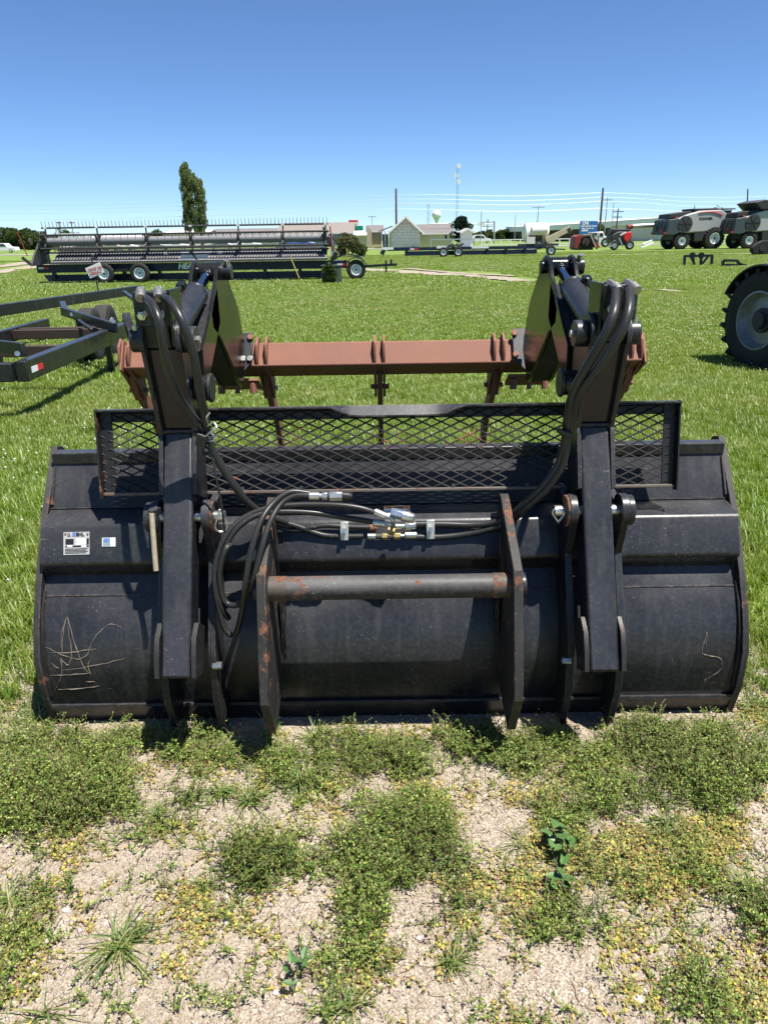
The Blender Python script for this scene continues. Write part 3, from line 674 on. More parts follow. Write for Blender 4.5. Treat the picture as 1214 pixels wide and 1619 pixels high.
for i in range(nseg + 1):
    u = -GW - .008 + (2 * GW + .016) * i / nseg
    k = max(0, 1 - abs((u - .03) / .21) ** 4) if abs(u - .03) < .21 else 0
    k = math.sin(k * math.pi / 2); k2 = .35 * math.exp(-((u - .78) / .07) ** 2); w_ = .03 - .002 * math.sin(u * 5)
    tip = gp(u, GH + .012 * k2 - .030 * k, .004 + w_ * (1 - .45 * k)); root = gp(u, GH + .004, -.004)
    V_ += [root, tip, tip - Vector((0, 0, .005)), root - Vector((0, 0, .005))]
tf.add(V_, [(4 * i + a, 4 * i + (a + 1) % 4, 4 * i + 4 + (a + 1) % 4, 4 * i + 4 + a) for i in range(nseg) for a in range(4)] + [(0, 1, 2, 3), (4 * nseg + 3, 4 * nseg + 2, 4 * nseg + 1, 4 * nseg)])
tf.build('guard_top_flange', 'black_paint_arm', bk)
for u in (-.50, -.30, -.06, .22, .47): MB().cyl(gp(u, .016, .008), gp(u, .016, .016), .007, 6).build('guard_bolt', 'dark_metal', bk)

# grapple: rusty beam, tine brackets, tines
BZ = ZC(566, 3.2); BX = 1.135
rot = Matrix.Rotation(R(-33), 3, 'X')
MB().box((XC - .012, 3.2, BZ), (2 * BX, .115, .115), rot).build('grapple_beam', 'rust_beam', bk, bevel=.008)
def tine_poly():
    out = []; cl = smooth_path([(0, 3.22, BZ - .04), (0, 3.30, BZ - .17), (0, 3.45, BZ - .32), (0, 3.56, BZ - .55), (0, 3.55, .38), (0, 3.44, .14)], 4)
    fr_, bk_ = [], []
    for i, p in enumerate(cl):
        d = (cl[min(i + 1, len(cl) - 1)] - cl[max(i - 1, 0)]).normalized(); n_ = Vector((0, d.z, -d.y)); w_ = .045 * (1 - .75 * i / len(cl))
        fr_.append(p + n_ * w_); bk_.append(p - n_ * w_)
    return [(p.y, p.z) for p in fr_ + bk_[::-1]]
tp = tine_poly()
bp = [(3.2 + a, BZ + b) for a, b in ((-.080, .02), (-.062, .075), (-.02, .105), (.05, .075), (.09, .03), (.10, -.06), (.115, -.16), (.075, -.19), (.01, -.10), (-.07, -.03))]
for i, px in enumerate((205, 418, 600, 785, 997)):
    b = P(px, 566, 3.2).x; dirn = 0
    for q in (-1, 1): MB().prism(bp, b + q * .020 - .0055, b + q * .020 + .0055).build('tine_bracket', 'rust_beam', bk, bevel=.002)
    MB().prism(tp, b - .0125, b + .0125).build('tine', 'rust_beam', bk, bevel=.003)
    MB().cyl((b - .042, 3.27, BZ - .14), (b + .042, 3.27, BZ - .14), .012, 6).build('bolt', 'zinc' if i in (1,) else 'rust_beam', bk)
for s in (-1, 1): MB().box((XC - .012 + s * (BX + .005), 3.2, BZ), (.012, .14, .14), rot).build('beam_end_cap', 'rust_beam', bk, bevel=.003)

# crank plates, links and cylinders
crank = pr([(440, 2.665), (423, 2.695), (412, 2.73), (407, 2.770), (411, 2.81), (428, 2.845), (482, 3.015), (536, 3.09), (556, 3.10), (608, 2.97), (602, 2.92), (565, 2.78), (529, 2.645), (515, 2.545), (493, 2.535), (462, 2.61)])
RE = Vector((0, 2.775, ZC(426, 2.775)))
for s in (-1, 1):
    for hx in (.602, .690):
        x = XC - .006 + s * hx
        MB().prism(crank, x - .007, x + .007).build('crank_plate', 'black_gloss', bk, bevel=.002)
    xm = XC - .006 + s * .646
    MB().prism(pr([(518, 2.58), (600, 2.93), (606, 2.96), (556, 3.05), (525, 2.72)]), xm - .036, xm + .036).build('crank_web', 'rough_black', bk)
    MB().cyl((xm - .066, RE.y, RE.z), (xm + .066, RE.y, RE.z), .024, 24).build('rod_pin', 'black_gloss', bk, bevel=.003)
    MB().cyl((XC - .006 + s * .56 if s < 0 else xm + .056, RE.y, RE.z), (XC - .006 + s * .60 if s < 0 else xm + .092, RE.y, RE.z), .029, 24).build('pin_boss', 'black_paint_arm', bk, bevel=.003)
    q = Vector((XC + s * .578 if s < 0 else xm + .075, RE.y - .012, RE.z + .022)); MB().cyl(q, q + Vector((0, -.008, .02)), .011, 8).build('bolt', 'zinc', bk)
    # clamp plates round the beam
    cpz = (3.2 - .075)
    cx_ = P(372 if s < 0 else 838, 568, 3.14).x
    hexa = [(-.078, .095), (.078, .095), (.078, -.04), (.012, -.125), (-.012, -.125), (-.078, -.04)]
    m = MB(); nrm = Vector((0, -math.cos(R(33)), math.sin(R(33)))); upv = Vector((0, math.sin(R(33)), math.cos(R(33)))); c_ = Vector((cx_, 3.2, BZ)) + nrm * .066
    vs = [c_ + Vector((a, 0, 0)) + upv * b + nrm * d for d in (0, .012) for a, b in hexa]
    m.add(vs, [tuple(range(6)), tuple(range(11, 5, -1))] + [(i, (i + 1) % 6, 6 + (i + 1) % 6, 6 + i) for i in range(6)]); m.build('clamp_plate', 'black_paint_arm', bk, bevel=.002)
    for a, b in ((-.07, .07), (.07, .07), (.07, -.03), (-.07, -.03)):
        p0 = c_ + Vector((a, 0, 0)) + upv * b + nrm * .012; MB().cyl(p0, p0 + nrm * .012, .014, 6).build('clamp_bolt', 'zinc' if (s < 0 and b < 0) else 'rust_beam', bk, bevel=.001)
    MB().box((cx_, 3.17, BZ - .10), (.19, .10, .014), rot).build('clamp_plate', 'rust_beam', bk, bevel=.002)
    for a in (-.07, 0, .07):
        MB().cyl((cx_ + a, 3.14, BZ - .09), (cx_ + a, 3.13, BZ - .135), .016 if a else .011, 8).build('clamp_nut', 'rust_beam', bk, bevel=.001)
    # link from post pivot to crank
    lk = [(2.36, ZC(548, 2.36)), (2.35, ZC(598, 2.35)), (2.38, ZC(606, 2.38)), (2.42, ZC(590, 2.42)), (2.66, ZC(505, 2.66)), (2.66, ZC(450, 2.66))]; xm -= s * .016
    for hx in (-.030, .030):
        x = xm + hx; MB().prism(lk, x - .005, x + .005).build('link_side_plate', 'black_gloss', bk, bevel=.001)
    MB().prism([(2.36, ZC(550, 2.36)), (2.66, ZC(453, 2.66)), (2.66, ZC(462, 2.66)), (2.37, ZC(560, 2.37))], xm - .0245, xm + .0245).build('link_top_plate', 'black_paint', bk)
    MB().prism([(2.358, ZC(552, 2.358)), (2.352, ZC(596, 2.352)), (2.362, ZC(596, 2.362)), (2.368, ZC(552, 2.368))], xm - .0245, xm + .0245).build('link_front_plate', 'black_gloss', bk); xm += s * .016
    MB().cyl((x - s * .0, *piv), (x, 2.40, ZC(600, 2.40)), .03, 12).build('link_knuckle', 'black_gloss', bk)
    # hydraulic cylinder
    A = Vector((xm + s * .016, ear[0] + .045, ear[1] + .005)); B = Vector((xm, RE.y, RE.z)); d = (B - A).normalized(); L = (B - A).length
    cyo = MB().cyl(A + d * .03, A + d * (L * .62), .040, 32).build('cylinder_barrel', 'black_paint_arm', bk, bevel=.004)
    MB().cyl(A + d * (L * .60), A + d * (L * .625), .0425, 32).build('gland_nut', 'black_paint_arm', bk, bevel=.004)
    MB().cyl(A + d * (L * .62), B - d * .02, .019, 24).build('cylinder_rod', 'chrome', bk)
    MB().cyl(B - d * .05, B - d * .015, .023, 20).build('rod_eye', 'black_gloss', bk, bevel=.002)
    MB().cyl((xm - .03, B.y, B.z), (xm + .03, B.y, B.z), .034, 24).build('rod_eye', 'black_gloss', bk, bevel=.003)
    MB().cyl((xm - .03, A.y - .03, A.z - .005), (xm + .03, A.y - .03, A.z - .005), .038, 24).build('base_eye', 'black_gloss', bk, bevel=.003)
    up_ = Vector((0, -d.z, d.y)); ox = Vector((s * .032, 0, 0))
    t0 = A + d * .06 + up_ * .040 + ox; t1 = A + d * (L * .55) + up_ * .044 + ox
    MB().tube([t0, t0 * .5 + t1 * .5, t1, t1 + d * .015 - up_ * .012, t1 + d * .02 - up_ * .03], .010, 10).build('oil_tube', 'black_gloss', bk)
    MB().box(t1 + up_ * -.004, (.03, .035, .03), Matrix.Rotation(math.atan2(d.z, d.y), 3, 'X')).build('port_block', 'black_gloss', bk, bevel=.003)
# ------------------------------------------------------------------ wheels
def wheel(parent, c, r, wd, axis, rim='rim_white', rim_r=.55, tread=0, holes=8, lug_h=.0, name='wheel'):
    """tyre, rim and hub under one wheel part; axis points to the outer side"""
    c, a = Vector(c), Vector(axis).normalized()
    rr = r * rim_r; h = wd / 2
    prof = [(h * .85, rr), (h, rr + (r - rr) * .35), (h * .97, rr + (r - rr) * .75), (h * .82, r * .985), (h * .3, r), (-h * .3, r), (-h * .82, r * .985), (-h * .97, rr + (r - rr) * .75), (-h, rr + (r - rr) * .35), (-h * .85, rr)]
    ty = MB().lathe(prof, c, a, 40)
    if lug_h:
        x = a.cross(Vector((0, 0, 1))).normalized(); y = a.cross(x); n_ = tread
        for k in range(n_):
            for sd in (-1, 1):
                t = 2 * math.pi * (k + (.5 if sd > 0 else 0)) / n_; e = x * math.cos(t) + y * math.sin(t); e2 = x * math.cos(t + .35 * sd * 0 + 1.2 / n_ * 3) + y * math.sin(t + 1.2 / n_ * 3)
                ty.bar(c + e * (r - lug_h * .1) + a * sd * h * 1.0, c + e2 * (r + lug_h * .35) + a * sd * h * .05, .42 * 2 * math.pi * r / n_ * .55, lug_h * 1.6, e)
    wt = ty.build(name, 'tyre_rubber', parent)
    MB().lathe([(h * .88, rr * 1.01), (h * .9, rr * .95), (h * .5, rr * .88), (h * .30, rr * .80), (h * .34, rr * .45), (h * .42, rr * .28), (h * .42, .001)], c, a, 32).build('rim', rim, wt)
    hb = MB().cyl(c + a * h * .42, c + a * h * .75, rr * .2, 14)
    x = a.cross(Vector((0, 0, 1))).normalized(); y = a.cross(x)
    hb.build('hub', 'dark_metal', wt)
    hl = MB()
    for k in range(holes):
        t = 2 * math.pi * k / holes; p = c + (x * math.cos(t) + y * math.sin(t)) * rr * .62 + a * h * .325; hl.cyl(p, p + a * .01, rr * .085, 8)
    hl.build('rim_hole', 'text_black', wt)
    return wt
def reflector(par, p, d, L, h, nrm, flip=False):
    """white and red conspicuity tape"""
    p, d, nrm = Vector(p), Vector(d).normalized(), Vector(nrm)
    MB().bar(p, p + d * L / 2, .003, h, (0, 0, 1)).build('reflector_tape', 'sticker_white', par)
    MB().bar(p + d * L / 2, p + d * L, .003, h, (0, 0, 1)).build('reflector_tape', 'sign_red', par)

# ------------------------------------------------------------------ trailer frame close on the left
z0 = .385
b0, b1 = G(47, 603, z0), G(209, 531, z0)
tl = thing('transport_trailer', (b0.x, b0.y, 0), 'black steel header trailer frame with folding arm reaching in at the left edge', 'trailer', 'header transport trailers')
u = (b1 - b0); u.z = 0; ul = u.length; u.normalize(); vv = Vector((-u.y, u.x, 0))          # u runs away along the rail, vv to its left
o_ = Vector((b0.x, b0.y, 0))
def T(a, b, z): return o_ + u * a + vv * b + Vector((0, 0, z))
def beam(a, b, w_, h, nm='frame_rail', mat='trailer_black', bev=.008): return MB().bar(a, b, w_, h).build(nm, mat, tl, bevel=bev)
beam(T(0, .06, .475), T(ul, .06, .475), .11, .19)
cA0 = G(-60, 553, .56) ; cA1 = G(155, 500, .56)
beam(T(0, .12, .475), T(0, 3.4, .475), .11, .17, 'end_crossmember')
gap = 1.45
beam(T(.6, gap, .475), T(ul + .8, gap, .475), .09, .17)
for a in (1.35, 2.9, ul - .2): beam(T(a, .12, .48), T(a, gap - .05, .48), .09, .12, 'crossmember', 'brown_primer')
p0, p1 = P(-30, 493, 10.0), P(221, 457, 14.3)
zA = .64; p0, p1 = G(-60, 509, zA - .085), G(221, 464, zA - .085)
beam(p0 + Vector((0, 0, .08)), p1 + Vector((0, 0, .08)), .11, .17, 'header_rest_rail')
beam(P(99, 492, 10.5), P(184, 519, 9.0), .05, .12, 'folding_arm'); beam(P(-20, 545, 7.3), P(38, 552, 7.0), .05, .12, 'folding_arm')
beam(P(100, 480, 11.6), P(104, 492, 10.6), .08, .08, 'arm_bracket'); beam(P(197, 462, 13.5), P(214, 475, 12.0), .06, .06, 'arm_bracket')
beam(P(125, 506, 9.6), P(146, 522, 9.1), .04, .035, 'latch_bar'); beam(P(200, 500, 9.6), P(212, 538, 9.2), .10, .12, 'hitch_plate')
for px, py, Y in ((114, 497, 10.2), (180, 508, 9.05), (28, 559, 6.9), (212, 536, 9.0)): MB().cyl(P(px, py, Y - .05), P(px, py, Y - .1), .025, 10).build('bolt', 'zinc', tl)
for a in (T(ul * .75, .06, 0), T(ul * .75, gap, 0), T(.3, 3.0, 0)): beam(a, a + Vector((0, 0, .40)), .07, .07, 'stand_leg')
for px in (138, 164):
    c_ = P(px, 490, 10.3 + (px - 138) * .02); c_.z = .37; wheel(tl, c_, .37, .22, Vector((.995, .10, 0)), 'rim_white', .5)
tn_ = T(.11, -.0005, .47); MB().bar(T(.10, .002, .475), T(.235, .002, .475), .004, .055).build('reflector_tape', 'sticker_white', tl); MB().bar(T(.235, .002, .475), T(.36, .002, .475), .004, .055).build('reflector_tape', 'sign_red', tl)

# ------------------------------------------------------------------ header trailer with the draper header
HY = 31.0
def HX(px, Y=HY): return P(px, 400, Y).x
t1 = thing('transport_trailer', (HX(300), HY, 0), 'long navy header trailer with blue lettering, carrying the grain header', 'trailer', 'header transport trailers')
xl, xr = HX(55), HX(552)
def zc(px, py, Y=HY): return P(px, py, Y).z
zt, zb = zc(300, 415), zc(300, 428)
MB().box(((xl + xr) / 2, HY, (zt + zb) / 2), (xr - xl, .12, zt - zb)).build('main_beam', 'trailer_navy', t1, bevel=.01)
MB().prismy([(HX(60), zb - .09), (HX(66), zc(300, 442)), (HX(528), zc(300, 442)), (HX(528), zb - .09)], HY + .2, HY + .35).build('lower_frame', 'trailer_navy', t1)
for k in range(9):
    x = xl + .6 + k * (xr - xl - 1.2) / 8; MB().box((x, HY + .16, (zb + zc(300, 436)) / 2), (.12, .2, zb - zc(300, 436) + .1)).build('frame_stay', 'trailer_navy', t1)
text('HEADHUNTER', .30, (HX(318), HY - .062, zc(300, 421)), (1, 0, 0), (0, 0, 1), 'text_blue', t1, shear=.3, bold=.012)
for px in (168, 224): wheel(t1, (HX(px), HY - .5, .385), .385, .25, (0, -1, 0), 'rim_white', .56)
MB().box(((HX(168) + HX(224)) / 2, HY - .3, .5), (HX(224) - HX(168) + .3, .12, .12)).build('axle_beam', 'trailer_black', t1)
reflector(t1, (xl + .08, HY - .0625, zc(65, 424)), (1, 0, 0), .42, .07, (0, -1, 0)); reflector(t1, (xr - .5, HY - .0625, zc(540, 418)), (1, 0, 0), .42, .07, (0, -1, 0))
wheel(t1, (HX(563), HY - .5, .385), .385, .25, (0, -1, 0), 'rim_white', .56)
fe = [(HX(563) + .48 * math.cos(t), .385 + .48 * math.sin(t)) for t in np.linspace(.15, 3.0, 12)]
MB().prismy(fe + [(x * .93 + HX(563) * .07, z * .93 + .385 * .07) for x, z in fe[::-1]], HY - .66, HY - .34).build('fender', 'trailer_black', t1)
fe2 = [(HX(549) + .62 * math.cos(t) * 1.1, .62 + .35 * math.sin(t)) for t in np.linspace(.1, 3.0, 12)]
MB().prismy(fe2 + [(x * .88 + HX(549) * .12, z * .85 + .62 * .15) for x, z in fe2[::-1]], HY + .5, HY + .8).build('fender', 'trailer_black', t1)
MB().bar((HX(575), HY - .2, .5), (HX(627), HY - .2, .55), .10, .10).build('tongue', 'trailer_black', t1)
MB().cyl((HX(610), HY - .2, .25), (HX(610), HY - .2, .72), .035, 8).cyl((HX(618), HY - .2, .5), (HX(618), HY - .2, .75), .04, 8).build('hitch_jack', 'trailer_black', t1)
MB().bar((HX(549), HY - .1, .4), (HX(549), HY - .1, 1.2), .05, .05).build('marker_post', 'yellow_paint', t1)

hd = thing('grain_header', (HX(295), HY + .3, zt), 'wide dark grey grain header with tined reel resting on the navy trailer', 'header')
hl, hr = HX(70), HX(526)
def rowz(py): return zc(300, py)
Yr = HY + .15
# apron with its upright ribs, cutter bar, back sheet
MB().prism([(HY - .25, rowz(411)), (HY + .75, rowz(394)), (HY + .75, rowz(394) - .05), (HY - .20, rowz(414))], hl + .35, hr - .25).build('apron', 'grey_metal', hd)
MB().box(((hl + hr) / 2, HY + .8, rowz(391)), (hr - hl - .5, .1, .10)).build('back_tube', 'grey_metal', hd, bevel=.02)
MB().box(((hl + hr) / 2, HY - .3, rowz(412.5)), (hr - hl - .4, .16, .06)).build('cutter_bar', 'dark_metal', hd)
rib0 = None; nr = 96
for k in range(nr):
    x = hl + .45 + k * (hr - hl - .8) / (nr - 1)
    if abs(x - HX(308)) < .62 : continue
    if rib0 is None:
        rib0 = MB().bar((x, HY - .20, rowz(410.5) + .015), (x, HY + .7, rowz(395) + .012), .035, .05).build('apron_rib', 'dark_metal', hd); x00 = x
        grd = MB().bar((x, HY - .36, rowz(413)), (x, HY - .62, rowz(414)), .05, .04, w1=.01, h1=.01).build('cutter_guard', 'dark_metal', hd)
    else:
        for q in (rib0, grd):
            c = q.copy(); col.objects.link(c); c.location.x += x - x00
MB().box((HX(308), HY + .1, rowz(405)), (1.1, .5, .10)).box((HX(308), HY - .05, rowz(409)), (1.15, .3, .05)).build('centre_opening', 'aluminium', hd)
MB().bar((HX(304), HY - .1, rowz(399)), (HX(313), HY - .2, rowz(410)), .08, .08).build('reel_lift_arm', 'dark_metal', hd)
# reel: bats round a centre tube
rc = Vector((0, Yr, rowz(377))); rr = rowz(357) - rowz(377)
for (a, b) in ((HX(72), HX(158)), (HX(162), HX(235)), (HX(238), HX(303)), (HX(307), HX(445)), (HX(449), HX(520))):
    MB().cyl((a, rc.y, rc.z - .05), (b, rc.y, rc.z - .05), .15, 20).build('reel_tube', 'grey_metal', hd)
tine0 = None
for k, ang in enumerate((90, 25, -40, -90, -140, 155)):
    y = rc.y + rr * math.cos(R(ang)); z = rc.z + rr * math.sin(R(ang))
    MB().cyl((HX(70), y, z), (HX(520), y, z), .035, 8).build('reel_bat', 'dark_metal', hd)
    n_ = 78 if k in (0, 1) else 40
    if k == 0:
        for i in range(n_):
            x = HX(70) + .05 + i * (HX(520) - HX(70) - .1) / (n_ - 1)
            if tine0 is None: tine0 = MB().cyl((x, y, z), (x, y - .04, z + .25), .014, 5, .008).build('reel_tine', 'dark_metal', hd); xt = x
            else: c = tine0.copy(); col.objects.link(c); c.location.x += x - xt
    else:
        m = MB()
        for i in range(n_):
            x = HX(70) + .05 + i * (HX(520) - HX(70) - .1) / (n_ - 1); m.cyl((x, y, z), (x + .02, y - .08, z - .22) if k < 2 or k == 5 else (x + .02, y + .2, z - .03), .014, 4, .007)
        m.build('reel_tine_row', 'dark_metal', hd, kind='stuff')
for px in (76, 157, 234, 304, 379, 449, 516):
    x = HX(px); m = MB()
    for ang in (90, 25, -40, -90, -140, 155): m.bar((x, rc.y, rc.z), (x, rc.y + rr * math.cos(R(ang)), rc.z + rr * math.sin(R(ang))), .05, .05, (1, 0, 0))
    m.cyl((x - .04, rc.y, rc.z), (x + .04, rc.y, rc.z), .2, 16); m.build('reel_spider', 'dark_metal', hd)
    m = MB().box((x, rc.y, rc.z + rr), (.12, .08, .07)); m.build('bat_bearing', 'sticker_white', hd)
for s, px in ((-1, 62), (1, 526)):
    x = HX(px)
    MB().prism([(HY - .9, rowz(416)), (HY - .5, rowz(400)), (HY + .3, rowz(376)), (HY + .8, rowz(372)), (HY + .9, rowz(414))], x - .04, x + .04).build('end_shield', 'dark_metal', hd)
    MB().bar((x, HY - .9, rowz(413)), (x + s * .25, HY - 1.0, rowz(402)), .12, .12).build('divider_point', 'dark_metal', hd)
    MB().bar((x + s * .05, HY - .95, rowz(400)), (x + (.0 if s > 0 else -.25), HY - 1.0, rowz(362)), .035, .035).build('divider_rod', 'dark_red', hd)
    MB().box((x - s * .2, HY + .2, rowz(385)), (.3, .5, .4)).box((x - s * .3, HY, rowz(372)), (.12, .3, .5)).build('drive_case', 'dark_metal', hd, bevel=.04)
    MB().cyl((x + s * .05, HY - .4, rowz(378)), (x + s * .09, HY - .4, rowz(378)), .14, 14).build('side_lamp', 'brown_wall', hd)
for px, w_ in ((147, .05), (262, .16), (348, .16)):
    MB().box((HX(px), HY - .02 + .02, rowz(400)), (w_, .012, .08), Matrix.Rotation(R(25), 3, 'X')).build('sticker', 'sticker_white', hd)

# sign on a leaning stake, utility box, marker
sg = thing('stake_sign', (*tuple(G(158, 470))[:2], 0), 'tilted white square sign with red lettering on a thin stake before the header', 'sign')
SY = G(158, 470).y
MB().bar(P(144, 404, SY), P(158, 470, SY), .03, .03).build('stake', 'dark_metal', sg)
MB().bar(P(146.5, 419.5, SY - .03), P(156, 436, SY - .03) if False else P(154.5, 435.5, SY - .03), .50, .01, (0, -1, 0)).build('sign_board', 'sticker_white', sg, bevel=.02)
cS = P(150.5, 427.5, SY - .045); xd = P(160, 424, SY) - P(141, 429, SY)
text('DRIVE ON', .098, cS + (P(150, 425, SY) - P(150, 427.5, SY)), xd, (0, 0, 1), 'text_red', sg, bold=.004)
text('ASPHALT', .098, cS + (P(151.3, 431.5, SY) - P(150, 427.5, SY)), xd, (0, 0, 1), 'text_red', sg, bold=.004)
ub = thing('utility_box', (*tuple(G(526, 448))[:2], 0), 'dull green metal utility cabinet in the grass before the header trailer', 'utility box')
UY = G(526, 448).y; xa, xb_ = P(509, 430, UY).x, P(540, 430, UY).x; zh = P(526, 420, UY).z
MB().box(((xa + xb_) / 2, UY, zh / 2), (xb_ - xa, .5, zh)).build('cabinet', 'green_box', ub, bevel=.015)
MB().box(((xa + xb_) / 2, UY, zh + .012), (xb_ - xa + .04, .54, .025)).build('lid', 'green_box', ub, bevel=.006)
MB().box((xa + .42, UY - .255, zh / 2), (.03, .012, zh * .9)).build('door_seam', 'dark_metal', ub)
MB().bar(P(473, 440, UY - .8), P(459, 406, UY - .6), .03, .03).build('marker_stake', 'yellow_paint', None, 'thin leaning yellow utility marker stake in front of the header trailer', cat='marker', kind=None)

# ------------------------------------------------------------------ second trailer, empty, far middle
def simple_trailer():
    Y = 62.0; X = lambda px: P(px, 395, Y).x; Z = lambda py: P(735, py, Y).z
    t = thing('transport_trailer', (X(735), Y, 0), 'empty long navy header trailer parked before the gabled house', 'trailer', 'header transport trailers')
    MB().box(((X(612) + X(858)) / 2, Y, (Z(390) + Z(395)) / 2), (X(858) - X(612), .15, Z(390) - Z(395))).build('main_beam', 'trailer_navy', t)
    MB().box(((X(640) + X(850)) / 2, Y + .4, (Z(396) + Z(403)) / 2), (X(850) - X(640), .15, Z(396) - Z(403))).build('lower_frame', 'trailer_navy', t)
    MB().prismy([(X(600), Z(398)), (X(606), Z(390)), (X(612), Z(390)), (X(606), Z(402))], Y - .1, Y + .1).build('end_frame', 'trailer_navy', t)
    for px in (643, 720, 770, 800, 830): MB().box((X(px), Y + .2, Z(398)), (.2, .5, .5)).build('frame_stay', 'trailer_navy', t)
    for a, b, py in ((605, 622, 391), (690, 714, 390), (745, 772, 391)): MB().box(((X(a) + X(b)) / 2, Y - .09, Z(py)), (X(b) - X(a), .04, .2)).build('header_rest', 'sticker_white', t)
    for a in (706, 714, 722): MB().bar((X(a), Y, Z(390)), (X(a + 10), Y, Z(385.5)), .6, .12).build('support_pad', 'dark_metal', t)
    for px in (700, 723): wheel(t, (X(px), Y - .6, .39), .39, .26, (0, -1, 0), 'rim_white', .56)
    wheel(t, (X(868), Y - .6, .39), .39, .26, (0, -1, 0), 'rim_white', .56)
    MB().box((X(862), Y - .4, .62), (1.0, .5, .12)).build('fender', 'trailer_black', t)
    MB().bar((X(872), Y, .5), (X(893), Y, .45), .1, .1).build('tongue', 'trailer_black', t)
    reflector(t, (X(648), Y - .09, Z(392.5)), (1, 0, 0), .7, .1, (0, -1, 0))
simple_trailer()

# ------------------------------------------------------------------ combines
def combine(px, Y, yaw, label, ext, logo):
    base = G(px, 396); base = P(px, 396, Y); org = Vector((base.x, Y, 0))
    t = thing('combine_harvester', org, label, 'combine', 'silver combines parked at the right')
    ca, sa = math.cos(yaw), math.sin(yaw)
    def L(x, y, z): return org + Vector((x * .92 * ca - y * sa, x * .92 * sa + y * ca, z * .98))     # x forward, y to the far side
    def prism(poly, y0, y1, nm, mat, bev=.03):
        m = MB(); n_ = len(poly); vs = [L(x, y0, z) for x, z in poly] + [L(x, y1, z) for x, z in poly]
        m.add(vs, [tuple(range(n_)), tuple(range(2 * n_ - 1, n_ - 1, -1))] + [(i, n_ + i, n_ + (i + 1) % n_, (i + 1) % n_) for i in range(n_)]); return m.build(nm, mat, t, bevel=bev)
    H = 1.62
    prism([(.7, 1.75), (.55, 2.0), (.9, 3.0), (2.2, 3.45), (3.4, 3.72), (5.8, 3.8), (6.6, 3.4), (6.7, 2.2), (5.6, 1.85), (4.0, 1.65), (2.0, 1.6)], -H, H, 'body_panel', 'combine_grey', .1)
    prism([(-.35, 1.45), (-.15, 2.9), (1.0, 3.02), (1.25, 1.62), (.6, 1.4)], -H - .02, H + .02, 'rear_hood', 'combine_dark', .06)
    for q in (-.8, 0, .8): prism([(-.42, 1.75), (-.24, 2.8), (-.18, 2.8), (-.3, 1.75)], q - .22, q + .22, 'hood_rib', 'combine_dark', .02)
    prism([(.1, 3.0), (.2, 3.45), (2.6, 3.72), (2.6, 3.4)], -H + .5, H - .2, 'engine_deck', 'dark_metal', .03)
    dc = L(1.75, -H - .06, 2.45); ax = Vector((sa, -ca, 0))
    sm = MB().lathe([(0, .78), (.06, .78), (.07, .70), (.07, .001)], dc - ax * .06, ax, 36).build('rotary_screen', 'dark_metal', t)
    m = MB()
    for k in range(6):
        a = k * math.pi / 3; e = Vector((ca * math.cos(a), sa * math.cos(a), math.sin(a))); m.bar(dc + ax * .02 , dc + ax * .02 + e * .7, .05, .03, ax)
    m.build('screen_spoke', 'text_black', sm)
    prism([(3.1, .75), (3.0, 1.68), (4.35, 1.72), (4.25, .8)], -H + .02, -H + .8, 'tool_box', 'dark_metal', .03)
    prism([(.8, .9), (.8, 1.6), (6.2, 1.7), (6.2, 1.0)], -1.1, 1.1, 'chassis', 'dark_metal', .03)
    wheel(t, L(1.7, -1.35, .78), .78, .5, ax, 'rim_white', .5, 20, 0, .07); wheel(t, L(1.7, 1.35, .78), .78, .5, -ax, 'rim_white', .5, 20, 0, .07)
    for y in (-1.75, -1.15): wheel(t, L(5.3, y, 1.0), 1.0, .5, ax, 'rim_white', .55, 22, 0, .08)
    wheel(t, L(5.3, 1.5, 1.0), 1.0, .7, -ax, 'rim_white', .55, 22, 0, .08)
    cb = prism([(5.9, 2.1), (5.9, 3.75), (7.4, 3.75), (7.7, 2.9), (7.4, 2.1)], -1.0, 1.0, 'cab', 'cab_glass', .06)
    for y in (-1.02, 1.02):
        MB().bar(L(5.95, y, 2.1), L(5.95, y, 3.8), .1, .1).build('cab_pillar', 'dark_metal', cb); MB().bar(L(7.35, y, 2.1), L(7.35, y, 3.8), .08, .08).build('cab_pillar', 'dark_metal', cb)
    prism([(5.6, 3.78), (5.6, 3.95), (7.7, 3.95), (7.9, 3.84)], -1.15, 1.15, 'cab_roof', 'dark_metal', .04)
    if ext:
        prism([(2.4, 3.7), (1.6, 4.35), (2.6, 4.62), (3.6, 4.5), (6.2, 4.55), (6.4, 4.3), (5.9, 3.75)], -H - .2, H + .2, 'grain_tank_extension', 'dark_metal', .05)
        MB().box(L(5.4, -H - .1, 4.62), (.1, .1, .25)).box(L(5.0, -H - .1, 4.62), (.1, .1, .3)).build('tank_latch', 'zinc', t)
        prism([(3.9, 3.3), (4.3, 3.65), (6.4, 3.65), (6.5, 3.35)], -H - .03, -H + .1, 'dark_stripe', 'combine_dark', .01)
    else:
        prism([(3.0, 3.66), (2.8, 3.95), (5.4, 3.98), (5.4, 3.75)], -H + .3, H - .2, 'grain_tank_extension', 'dark_metal', .04)
    m = MB(); arc = [L(3.2 + .28 * i, -H - .03, (3.42 if not ext else 3.52) + .20 * math.sin(i / 11 * math.pi * .62 + .6) - .030 * max(0, i - 5) ** (1.4 if not ext else .1)) for i in range(11)]
    m.tube(arc, .05, 6); m.build('red_stripe', 'sign_red', t)
    f = text('GLEANER', .46 if logo else .34, L(4.9 if logo else 4.1, -H - .015, 2.72 if logo else 2.95), (ca, sa, 0), (0, 0, 1), 'text_black', t, bold=.014, shear=.35 if logo else 0)
    if logo:
        prism([(4.0, 2.30), (4.6, 2.46), (5.9, 2.60), (5.7, 2.40), (4.7, 2.34)], -H - .02, -H, 'logo_swoosh', 'sign_red', 0)
